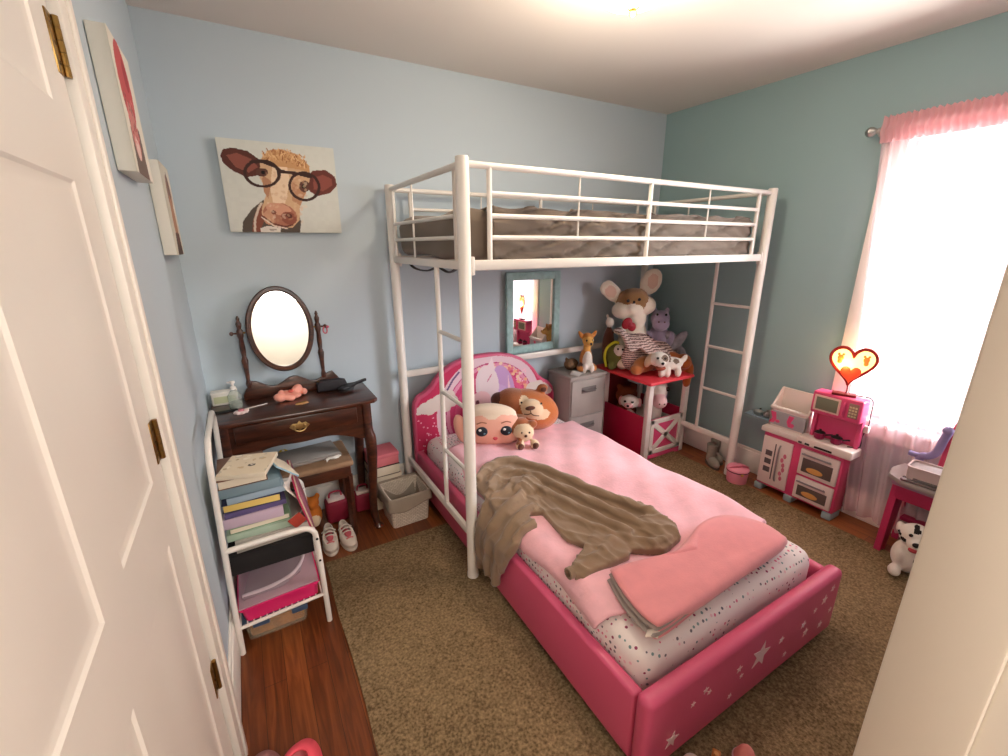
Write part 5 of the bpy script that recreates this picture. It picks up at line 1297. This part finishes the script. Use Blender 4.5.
d_ = plush('body', [((.055, .01, .070), (.062, .036, .036), None, 0), ((-.015, -.015, .100), (.046, .042, .042), None, 0), ((-.020, -.055, .088), (.026, .024, .021), None, 0), ((-.060, .0, .090), (.016, .026, .042), (0, .3, 0), 2), ((.030, .0, .102), (.014, .024, .034), (0, -.3, 0), 1), ((.0, -.02, .028), (.016, .018, .032), None, 0), ((.03, -.022, .028), (.016, .018, .032), None, 0), ((.085, -.015, .028), (.016, .018, .032), None, 0), ((.10, .025, .028), (.016, .018, .032), None, 0), ((.120, .01, .095), (.014, .012, .026), (0, .5, 0), 0)],
           [WPL, mat('grey_brown_spot', (128, 108, 92), .95), CREAM], t, voxel=.0055, smooth=3, patches=[((.004, -.05, .115), (.022, .024, .020), 1), ((.07, -.02, .09), (.016, .02, .014), 1)])
dots('eye', [(-.036, -.052, .116), (.000, -.053, .114)], .007, BEAD, d_); dots('nose', [(-.020, -.080, .094)], .008, BEAD, d_)
b = BM(); ell(b, (-.015, -.042, .058), (.026, .018, .014)); obj('collar_bow', b, mat('brown_bow', (146, 70, 48), .7), d_)
t = thing('orange_fox_plush', 'rust orange plush draped over the right edge of the barn roof', 'plush toy', (2.825, -.535, ZRF), -.35); t.scale = (1.2, 1.15, 1.35)
plush('body', [((-.03, .04, .050), (.085, .06, .052), None, 0), ((.045, .0, .045), (.05, .05, .048), None, 0), ((.078, -.02, .0), (.026, .03, .055), None, 0), ((.07, -.02, -.055), (.024, .026, .035), None, 0), ((.03, -.045, .05), (.04, .03, .03), None, 0)], [mat('rust_orange_plush', (186, 98, 40), .95, bump=.5, bscale=200, sheen=.3)], t, voxel=.007, smooth=4)

# ------------------------------------------------------------------ boots, bucket bag
BOOT = mat('grey_rubber_boot', (150, 144, 132), .6)
for lb_, x, y, rz in (('grey child boot beside the loft post, nearer to the bed', 2.945, -.835, -.5), ('grey child boot beside the loft post, nearer to the wall', 3.035, -.80, -.5)):
    t = thing('boot', lb_, 'boot', (x, y, 0), rz, 'pair of grey boots')
    b = BM(); lathe(b, [(.030, .045), (.030, .07), (.034, .13), (.036, .15), (.034, .152), (.030, .148), (.027, .07)], (0, .02, 0), seg=18); ell(b, (0, -.025, .030), (.032, .070, .034)); ell(b, (0, .022, .045), (.031, .034, .042)); obj('shaft', b, BOOT, t)
    b = BM(); prism(b, [(.034*math.sin(k*PI/10), -.012+.084*math.cos(k*PI/10)) for k in range(20)], .014, T(0, 0, .0), bev=.004); obj('sole', b, mat('dark_boot_sole', (96, 92, 86), .8), t)
t = thing('bucket_bag', 'pink round toy bucket with a flap lid beside the toy kitchen', 'bucket', (2.868, -1.075, 0), -.6); t.scale = (.84, .84, .84)
PKB = mat('pastel_pink_plastic', (238, 150, 170), .5); 
b = BM(); lathe(b, [(0, .002), (.066, .002), (.072, .012), (.078, .105), (.078, .118), (.074, .120), (.07, .11), (0, .105)], seg=28); obj('bucket', b, PKB, t)
b = BM(); lathe(b, [(.082, .112), (.082, .124), (.072, .136), (.04, .15), (0, .155)], seg=28); obj('lid', b, PKB, t)
b = BM(); tube(b, arc([(-.07, 0, .12), (-.05, -.03, .15), (0, -.04, .165), (.05, -.03, .15), (.07, 0, .12)], 5), .009, seg=10, flat=(1.4, .7)); obj('handle', b, mat('pink_handle', (232, 128, 152), .5), t)
b = BM(); lathe(b, [(.0795, .104), (.0825, .107), (.0825, .113), (.0795, .116)], seg=28); obj('dark_band', b, mat('dark_slot', (90, 40, 50), .6), t)
b = BM(); box(b, (0, -.080, .10), (.02, .008, .02), bev=.003); obj('clasp', b, mat('gold_clasp', (214, 160, 90), .4), t)

# ------------------------------------------------------------------ toy kitchen
tk = thing('toy_kitchen', 'pink and white toy kitchen with oven doors, sink and microwave by the curtain', 'toy kitchen', (2.99, -1.39, 0))
KF = 2.925
KW = mat('kitchen_white', (226, 212, 204), .4); SLAT_B = mat('slate_print', (120, 128, 134), .45); GREYBLUE = mat('grey_blue_feet', (150, 172, 176), .5)
b = BM(); box2(b, (KF, -1.612, .04), (3.04, -1.172, .40), bev=.006); pobj('base_cabinet', b, PINKT, tk)
b = BM(); box2(b, (2.905, -1.375, .398), (3.07, -1.155, .432), bev=.008); box2(b, (2.888, -1.652, .402), (3.002, -1.375, .450), bev=.008, seg=3)
ct = pobj('worktop', b, KW, tk)
b = BM()
for y0, y1 in ((-1.405, -1.385), (-1.445, -1.42), (-1.56, -1.47)): box2(b, (2.886, y0, .409), (2.892, y1, .421), bev=.002)
obj('control_panel', b, DARK, ct)
for y in (-1.19, -1.375, -1.590):
    b = BM(); box2(b, (KF-.012, y-.025, 0), (KF+.10, y+.025, .042), bev=.008); pobj('foot', b, GREYBLUE, tk)
b = BM(); box2(b, (KF-.012, -1.352, .058), (KF+.002, -1.178, .372), bev=.005); fd = pobj('fridge_door', b, KW, tk)
b = BM()
tube(b, arc([(KF-.012, -1.285, .10), (KF-.026, -1.285, .13), (KF-.028, -1.285, .22), (KF-.026, -1.285, .31), (KF-.012, -1.285, .34)], 4), .005, seg=8); obj('handle', b, mat('dull_silver', (160, 154, 156), .35, .6), fd)
b = BM()
for k in range(3): box2(b, (KF-.0135, -1.245, .25-k*.055), (KF-.0115, -1.205, .285-k*.055), bev=.001)
box2(b, (KF-.0135, -1.262, .10), (KF-.0115, -1.255, .34), bev=.0005)
obj('dispenser_print', b, mat('dark_print', (92, 84, 84), .5), fd)
b = BM()
for k in range(6): ell(b, (KF-.012, -1.315+.008*math.sin(2*k), .13+.03*k), (.0016, .010, .016), sub=2)
obj('flower_print', b, mat('rose_print', (206, 110, 132), .5), fd)
for z0, z1 in ((.212, .372), (.056, .196)):
    b = BM(); box2(b, (KF-.014, -1.600, z0), (KF+.002, -1.398, z1), bev=.005); od = pobj('oven_door', b, KW, tk)
    b = BM(); box2(b, (KF-.0155, -1.576, z0+.022), (KF-.0125, -1.418, z1-.052), bev=.002); w_ = obj('oven_window', b, mat('oven_print', (96, 84, 78), .3), od)
    b = BM(); ell(b, (KF-.015, -1.489, z0+.045), (.003, .045, .018)); obj('roast_print', b, mat('roast_print', (214, 158, 88), .5), w_)
    b = BM(); tube(b, [(KF-.024, -1.565, z1-.028), (KF-.024, -1.413, z1-.028)], .005, seg=8)
    for y in (-1.555, -1.423): tube(b, [(KF-.010, y, z1-.028), (KF-.024, y, z1-.028)], .004, seg=8)
    obj('handle', b, mat('dull_silver2', (150, 144, 146), .35, .6), od)
# sink unit
b = BM()
y0, y1 = -1.385, -1.168
box2(b, (2.955, y0, .43), (2.968, y1, .548), bev=.003); box2(b, (3.045, y0, .43), (3.058, y1, .665), bev=.003)
for y in (y0, y1-.012):
    prism(b, [(2.955, .43), (3.058, .43), (3.058, .665), (3.045, .665), (2.955, .56)], .012, T(0, y+.012, 0) @ XZ, bev=.002)
box2(b, (2.948, y0-.003, .545), (2.975, y1+.003, .562), bev=.004); box2(b, (2.96, y0+.01, .50), (3.05, y1-.01, .512), bev=.002)
sk = pobj('sink_unit', b, KW, tk)
b = BM(); box2(b, (2.9525, y0+.012, .445), (2.956, y1-.012, .535), bev=.001); obj('tap_print', b, mat('sink_print', (162, 160, 164), .4), sk)
b = BM()
for y, s_ in ((-1.20, 1), (-1.285, -1)):
    prism(b, [(0, 0), (s_*.03, .0), (s_*.012, .03), (s_*.028, .07), (-s_*.004, .07), (-s_*.012, .03)], .0015, T(2.951, y, .455) @ YZ); ell(b, (2.9525, y-.02, .47), (.002, .014, .011), sub=2)
obj('flower_print', b, PINKT, sk)
# side shelf with little dishes
b = BM(); box2(b, (2.955, -1.165, .452), (3.04, -1.01, .458), bev=.002); tube(b, [(2.955, -1.165, .455), (2.955, -1.01, .455), (3.04, -1.01, .455)], .004, seg=8); pobj('side_shelf', b, mat('shelf_blue', (132, 152, 164), .25), tk)
t = thing('toy_pan', 'little silver toy pan on the side shelf of the toy kitchen', 'toy pan', (2.99, -1.075, .4605), .3)
b = BM(); lathe(b, [(0, 0), (.024, 0), (.03, .022), (.031, .023), (.028, .021), (.022, .003), (0, .003)], seg=20); obj('pan', b, STEEL, t)
b = BM(); tube(b, [(.028, 0, .018), (.06, .0, .024)], .004, seg=8, flat=(1.4, .6)); obj('handle', b, DARK, t)
t = thing('toy_teapot', 'little grey toy teapot beside the silver pan on the side shelf', 'toy teapot', (2.99, -1.133, .4605), .2)
b = BM(); lathe(b, [(0, 0), (.016, .001), (.024, .014), (.022, .028), (.012, .036), (.006, .038), (.007, .044), (0, .047)], seg=18); tube(b, arc([(.02, 0, .014), (.034, 0, .022), (.04, 0, .034)], 4), .0045, seg=8); obj('pot', b, mat('pewter', (150, 146, 140), .35, .7), t)
b = BM(); tube(b, arc([(-.02, 0, .010), (-.036, 0, .016), (-.036, 0, .030), (-.018, 0, .032)], 4), .003, seg=8); obj('handle', b, STEEL, t)
# microwave tower
b = BM()
for y in (-1.411, -1.631): box2(b, (2.962, y-.010, .448), (2.998, y+.010, .61), bev=.004)
box2(b, (2.985, -1.636, .448), (2.998, -1.406, .61), bev=.003); pobj('tower_back', b, PINKT, tk)
b = BM(); box2(b, (2.915, -1.641, .602), (3.0, -1.398, .730), bev=.010, seg=3); mw = pobj('microwave', b, PINKT, tk)
b = BM(); box2(b, (2.911, -1.541, .622), (2.9165, -1.412, .712), bev=.003); dd = obj('microwave_door', b, mat('microwave_frame', (226, 190, 180), .4), mw)
b = BM(); box2(b, (2.9095, -1.531, .632), (2.912, -1.424, .702), bev=.001); obj('window', b, mat('microwave_print', (118, 120, 98), .35), dd)
b = BM(); box2(b, (2.911, -1.626, .628), (2.9165, -1.581, .708), bev=.002); kp = obj('keypad', b, mat('keypad_print', (146, 116, 104), .5), mw)
b = BM()
for i in range(3):
    for j in range(4): box2(b, (2.910, -1.621+i*.013, .634+j*.016), (2.9115, -1.611+i*.013, .644+j*.016), bev=.0005)
obj('key', b, mat('key_print', (206, 186, 150), .5), kp)
b = BM(); tube(b, [(2.908, -1.563, .63), (2.900, -1.563, .64), (2.900, -1.563, .695), (2.908, -1.563, .705)], .005, seg=8); obj('door_handle', b, PINKT, mw)
b = BM(); box2(b, (2.972, -1.636, .43), (2.999, -1.628, .55), bev=.002); ot = pobj('outlet_plate', b, WHT, tk)
for y, lab in ((-1.461, 'dark magenta toy pot on the left burner of the toy kitchen'), (-1.546, 'dark magenta toy kettle on the right burner of the toy kitchen')):
    t = thing('toy_pot', lab, 'toy pot', (2.945, y, .4515), .4)
    b = BM(); lathe(b, [(0, 0), (.020, 0), (.025, .006), (.026, .034), (.028, .036), (.024, .036), (.022, .006), (0, .005)], seg=20); obj('pot', b, mat('dark_magenta', (140, 28, 70), .3), t)
    b = BM(); lathe(b, [(.027, .037), (.02, .044), (.006, .048), (.007, .056), (0, .058)], seg=16); obj('lid', b, DARK, t)
    b = BM(); tube(b, arc([(0, -.026, .026), (0, -.045, .032), (0, -.060, .034)], 3), .0045, seg=8); obj('handle', b, DARK, t)
# heart lamp on the microwave
hl = thing('heart_lamp', 'glowing heart shaped lamp with red rim standing on the toy microwave', 'lamp', (2.957, -1.535, .7308), -math.radians(69)); hl.scale = (.80, 1, .90)
DRED = mat('dark_red_base', (110, 24, 28), .4); RIM = mat('red_brown_rim', (150, 34, 26), .35)
b = BM(); box2(b, (-.075, -.026, 0), (.06, .026, .014), bev=.004); obj('base', b, DRED, hl)
b = BM(); tube(b, arc([(0, 0, .012), (.003, 0, .035), (0, 0, .07)], 4), .004, seg=8); obj('stem', b, DRED, hl)
def hp(t, s=1., dx=0, dz=0): return (s*16*math.sin(t)**3+dx, s*(13*math.cos(t)-5*math.cos(2*t)-2*math.cos(3*t)-math.cos(4*t))+dz)
hs = .122/16
HC = .068+17*hs
H_pts = [hp(2*PI*k/60, hs, 0, HC) for k in range(60)]
b = BM(); tube(b, [(x, 0, z) for x, z in H_pts], .0065, seg=8, closed=True, flat=(1, 1.6)); obj('heart_rim', b, RIM, hl)
b = BM(); prism(b, [hp(2*PI*k/60, hs*.97, 0, HC) for k in range(60)], .006, T(0, .003, 0) @ XZ); gp = obj('glow_panel', b, mat('glowing_amber_panel', (255, 226, 150), .5, emit=1.5), hl)
b = BM(); prism(b, [hp(2*PI*k/40, hs*.46, 0, HC-.060) for k in range(40)], .010, T(0, -.004, 0) @ XZ, bev=.003); obj('inner_heart', b, mat('glowing_red_heart', (224, 70, 40), .4, emit=.5), hl)
ORG = mat('amber_motif', (226, 130, 50), .5, emit=.5)
for sx in (-1, 1):
    b = BM()
    for px_, pz_, r in ((.068*sx, HC+.03, .018), (.068*sx+.012, HC+.05, .008), (.068*sx-.012, HC+.05, .008), (.070*sx, HC+.008, .014)): ell(b, (px_, -.005, pz_), (r, .004, r), sub=2)
    obj('animal_motif', b, ORG, hl)
t = thing('lamp_cord', 'dark lamp cord hanging down beside the toy microwave', 'cord', (2.995, -1.62, .44))
b = BM(); tube(b, arc([(2.975, -1.56, .736), (2.99, -1.60, .736), (2.99, -1.648, .73), (2.992, -1.655, .64), (2.995, -1.655, .58), (2.996, -1.640, .52), (2.990, -1.644, .47), (2.975, -1.640, .458), (2.95, -1.60, .4545)], 6), .0028, seg=8); pobj('cable', b, DARK, t)
b = BM(); box2(b, (2.982, -1.664, .545), (3.003, -1.638, .585), bev=.004); pobj('switch', b, WHT, t)

# ------------------------------------------------------------------ toy workbench, things on it, dalmatian
tb_ = thing('toy_bench', 'raspberry toy workbench with a grey top and a pink tube handle', 'toy bench', (2.88, -2.08, 0))
RB = mat('raspberry_bench', (182, 46, 90), .45)
MAUV = mat('mauve_bench', (150, 118, 140), .5)
for y in (-1.865, -2.30):
    b = BM(); prism(b, [(2.835, 0), (2.905, 0), (2.965, .30), (3.0, .32), (3.05, .0), (3.07, .0), (3.01, .40), (2.86, .40)], .03, T(0, y+.015, 0) @ XZ, bev=.004); pobj('leg_panel', b, RB, tb_)
b = BM(); box2(b, (2.855, -2.30, .31), (2.872, -1.865, .40), bev=.006); pobj('front_panel', b, RB, tb_)
b = BM(); box2(b, (2.98, -2.29, .15), (3.03, -1.88, .17), bev=.005); pobj('shelf_bar', b, RB, tb_)
b = BM(); box2(b, (2.80, -2.34, .40), (3.0, -1.86, .425), bev=.006); pobj('drawer_band', b, MAUV, tb_)
b = BM(); prism(b, [(2.80, -2.36), (3.005, -2.36), (3.005, -1.835), (2.90, -1.82), (2.81, -1.84), (2.765, -1.90), (2.765, -2.33)], .024, T(0, 0, .425), bev=.007); pobj('tray_top', b, mat('grey_tray', (150, 140, 136), .4), tb_)
b = BM()
tube(b, arc([(2.93, -1.90, .45), (2.93, -1.905, .53), (2.93, -1.93, .545), (2.93, -1.955, .575), (2.93, -1.965, .64), (2.93, -1.975, .69)], 6), .017, seg=12); ell(b, (2.93, -1.972, .69), .021)
tube(b, arc([(2.93, -1.86, .535), (2.93, -1.90, .535), (2.93, -1.935, .55)], 5), .013, seg=12)
pobj('purple_arm', b, mat('lavender_plastic', (134, 122, 166), .5), tb_)
b = BM(); tube(b, arc([(2.955, -1.975, .45), (2.955, -1.985, .62), (2.955, -1.995, .72), (2.955, -2.03, .765), (2.955, -2.12, .77), (2.955, -2.22, .765), (2.955, -2.25, .72), (2.955, -2.26, .45)], 6), .013, seg=12); pobj('tube_handle', b, mat('coral_pink_tube', (206, 66, 96), .35), tb_)
t = thing('grey_box', 'open pinkish grey box on the grey top of the toy workbench', 'box', (2.845, -1.985, .4495), .08)
b = BM(); tray(b, .11, .17, .075, .04, .004, lip=.003); obj('carton', b, mat('pinkish_grey_card', (186, 166, 162), .6), t)
b = BM(); box2(b, (-.05, -.08, .03), (.05, .08, .068), bev=.006); obj('contents', b, mat('grey_contents', (150, 138, 136), .8, bump=.4, bscale=40), t)
t = thing('silver_tray', 'small shiny tray pushed under the grey box on the workbench', 'tray', (2.792, -1.985, .4495), .05)
b = BM(); box2(b, (-.022, -.09, 0), (.022, .09, .012), bev=.004); box2(b, (-.012, -.06, .012), (.012, .05, .022), bev=.004); obj('tray', b, mat('dark_silver', (120, 112, 112), .25, .6), t)
BLK = mat('black_fur_spot', (34, 28, 28), .95)
t = thing('dalmatian_plush', 'white dalmatian plush with black spots sitting under the toy workbench', 'plush toy', (2.765, -2.005, .0125), -1.2); t.scale = (.9, .9, .95)
rs = random.Random(11)
pt_ = [((rs.uniform(-.07, .07), rs.uniform(-.09, .0), rs.uniform(.02, .30)), (.015, .03, .013), 1) for k in range(14)]
d_ = plush('body', [((0, .0, .09), (.075, .07, .09), None, 0), ((0, -.015, .215), (.068, .062, .060), None, 0), ((0, -.072, .195), (.036, .032, .030), None, 0), ((-.066, .01, .23), (.014, .022, .03), None, 0), ((.066, .01, .23), (.014, .022, .03), None, 0), ((-.05, -.075, .03), (.028, .045, .028), None, 0), ((.05, -.075, .03), (.028, .045, .028), None, 0), ((-.045, -.045, .10), (.025, .03, .05), None, 0), ((.045, -.045, .10), (.025, .03, .05), None, 0)], [WPL, BLK], t, voxel=.007, smooth=3, patches=pt_)
dots('eye', [(-.026, -.073, .237), (.026, -.073, .237)], .009, BEAD, d_)
b = BM(); ell(b, (0, -.100, .205), (.017, .010, .012)); obj('nose', b, BLK, d_)
b = BM(); ell(b, (-.004, -.092, .172), (.022, .012, .014)); obj('tongue', b, mat('red_felt_tongue', (186, 70, 74), .8), d_)

# ------------------------------------------------------------------ floor things at the near edge
def slipper(label, x, y, rz, rgb, lining):
    t = thing('slipper', label, 'slipper', (x, y, .0), rz); t.scale = (1.3, 1.2, 1.15)
    M_ = mat('slipper_felt', rgb, .85, bump=.2, bscale=180)
    P = [(.040*math.sin(2*PI*k/28)*(1.08 if math.cos(2*PI*k/28) > 0 else .86), .095*math.cos(2*PI*k/28)) for k in range(28)]
    b = BM(); prism(b, P, .014, bev=.004); obj('sole', b, mat('slipper_sole', lining, .7), t)
    b = BM()
    def up(u, v):
        a_ = -PI*.62+PI*1.24*u     # around the toe
        s_ = 1-v*.75
        x_ = .040*math.sin(a_)*1.06*(1-.55*v*v); y_ = .095*math.cos(a_)*(1-.15*v) if math.cos(a_) > 0 else .095*math.cos(a_)
        y_ = y_*(1-v)+v*(.02*math.cos(a_)+.012)
        return Vector((x_, y_, .012+.058*math.sin(v*PI/2)))
    grid(b, up, 28, 10); o = obj('upper', b, M_, t, sharp=0); md = o.modifiers.new('s', 'SOLIDIFY'); md.thickness = .006; md.offset = 1
    b = BM(); prism(b, [(x_*.82, y_*.84) for x_, y_ in P], .004, T(0, 0, .0142)); obj('insole', b, mat('slipper_insole', lining, .9), t)
slipper('coral pink slipper on the wood floor near the closet door', .150, -1.486, -.2, (236, 86, 104), (232, 150, 156))
slipper('mauve slipper beside the coral pink one near the closet door', .055, -1.462, .0, (150, 104, 104), (214, 186, 176))
t = thing('pink_cone_toy', 'pink felt cone toy on the rug in front of the footboard', 'toy', (1.318, -2.112, .0125), -.3)
b = BM(); lathe(b, [(0, 0), (.034, .001), (.032, .02), (.020, .05), (.006, .068), (0, .070)], seg=20); obj('cone', b, mat('rose_felt', (222, 136, 132), .9, bump=.3, bscale=150), t)
b = BM(); lathe(b, [(.033, .010), (.036, .013), (.033, .018)], seg=20); obj('band', b, PINKS, t)
t = thing('wooden_toy_block', 'small orange wooden block on the rug beside the pink cone toy', 'toy', (1.232, -2.072, .0125), .5)
b = BM(); box2(b, (-.032, -.012, 0), (.032, .012, .028), bev=.003); obj('block', b, mat('orange_wood', (190, 118, 50), .5), t)
b = BM(); lathe(b, [(.007, .028), (.007, .034), (0, .035)], (-.014, 0, 0), seg=14); lathe(b, [(.007, .028), (.007, .034), (0, .035)], (.014, 0, 0), seg=14); obj('peg', b, mat('peg_wood', (206, 150, 84), .5), t)
t = thing('white_toy_ball', 'small white ball on the rug by the footboard corner', 'ball', (1.155, -2.050, .0125))
b = BM(); ell(b, (0, 0, .030), .030); obj('ball', b, mat('white_rubber', (228, 214, 200), .5), t)
b = BM(); tube(b, [(.0300*math.cos(k*PI/16), 0, .030+.0300*math.sin(k*PI/16)) for k in range(32)], .0012, seg=6, closed=True); obj('seam', b, GREYP, t)

# ------------------------------------------------------------------ light
w = bpy.data.worlds.new('World'); SC.world = w; w.use_nodes = True
bg = w.node_tree.nodes['Background']; bg.inputs['Color'].default_value = (*lin((236, 242, 255)), 1); bg.inputs['Strength'].default_value = SKY
def light(kind, name, loc, energy, color, **k):
    d = bpy.data.lights.new(name, kind); d.energy = energy; d.color = color
    for a_, v in k.items(): setattr(d, a_, v)
    o = bpy.data.objects.new(name, d); COL.objects.link(o); o.location = loc; return o
# daylight enters by the window
o = light('AREA', 'window_daylight', (5.3, -4.3, 2.6), WIN, (.95, .97, 1.0), shape='RECTANGLE', size=3.2, size_y=3.0)
o.rotation_euler = (Vector((1.7, -.2, .9))-o.location).to_track_quat('-Z', 'Y').to_euler()
o = light('AREA', 'added_ceiling_fill', (5.2, -2.6, -1.1), GND, (1, .97, .92), shape='RECTANGLE', size=3.0, size_y=2.4)  # added low outside the window to brighten the ceiling, like ground bounce
o.rotation_euler = (Vector((1.9, -1.1, 2.4))-o.location).to_track_quat('-Z', 'Y').to_euler()
light('POINT', 'ceiling_lamp_bulb', (1.51, -1.225, H_-.20), BULB, (1, .86, .70), shadow_soft_size=.09)
light('POINT', 'added_hall_fill', (.62, -3.60, 2.05), HALL, (1, .96, .91), shadow_soft_size=.3)  # unseen light added in the hall, fills the room through the doorway
light('POINT', 'heart_lamp_bulb', (2.92, -1.52, .90), .8, lin((255, 190, 110)), shadow_soft_size=.03)

# ------------------------------------------------------------------ camera
f_px, yaw, pitch, roll = 442.57, .5268, .2919, -.0028
fw = Vector((math.sin(yaw)*math.cos(pitch), math.cos(yaw)*math.cos(pitch), -math.sin(pitch)))
rt = Vector((math.cos(yaw), -math.sin(yaw), 0)); upv = rt.cross(fw)
r2 = rt*math.cos(roll)+upv*math.sin(roll); u2 = upv*math.cos(roll)-rt*math.sin(roll)
cd = bpy.data.cameras.new('camera'); cam = bpy.data.objects.new('camera', cd); COL.objects.link(cam)
cd.sensor_fit = 'HORIZONTAL'; cd.sensor_width = 36; cd.lens = f_px/1008*36; cd.clip_start = .02
cam.matrix_world = Matrix(((r2.x, u2.x, -fw.x, .2134), (r2.y, u2.y, -fw.y, -2.5684), (r2.z, u2.z, -fw.z, 1.5175), (0, 0, 0, 1)))
SC.camera = cam
vs = SC.view_settings; vs.view_transform = 'Standard'; vs.look = 'None'; vs.gamma = 1; vs.use_curve_mapping = False; vs.exposure = EXPO
SC.cycles.max_bounces = 10; SC.cycles.diffuse_bounces = 5; SC.cycles.transparent_max_bounces = 16
SC.cycles.use_denoising = True
SC.cycles.sample_clamp_indirect = 6
bpy.data.scenes.remove(TMP)
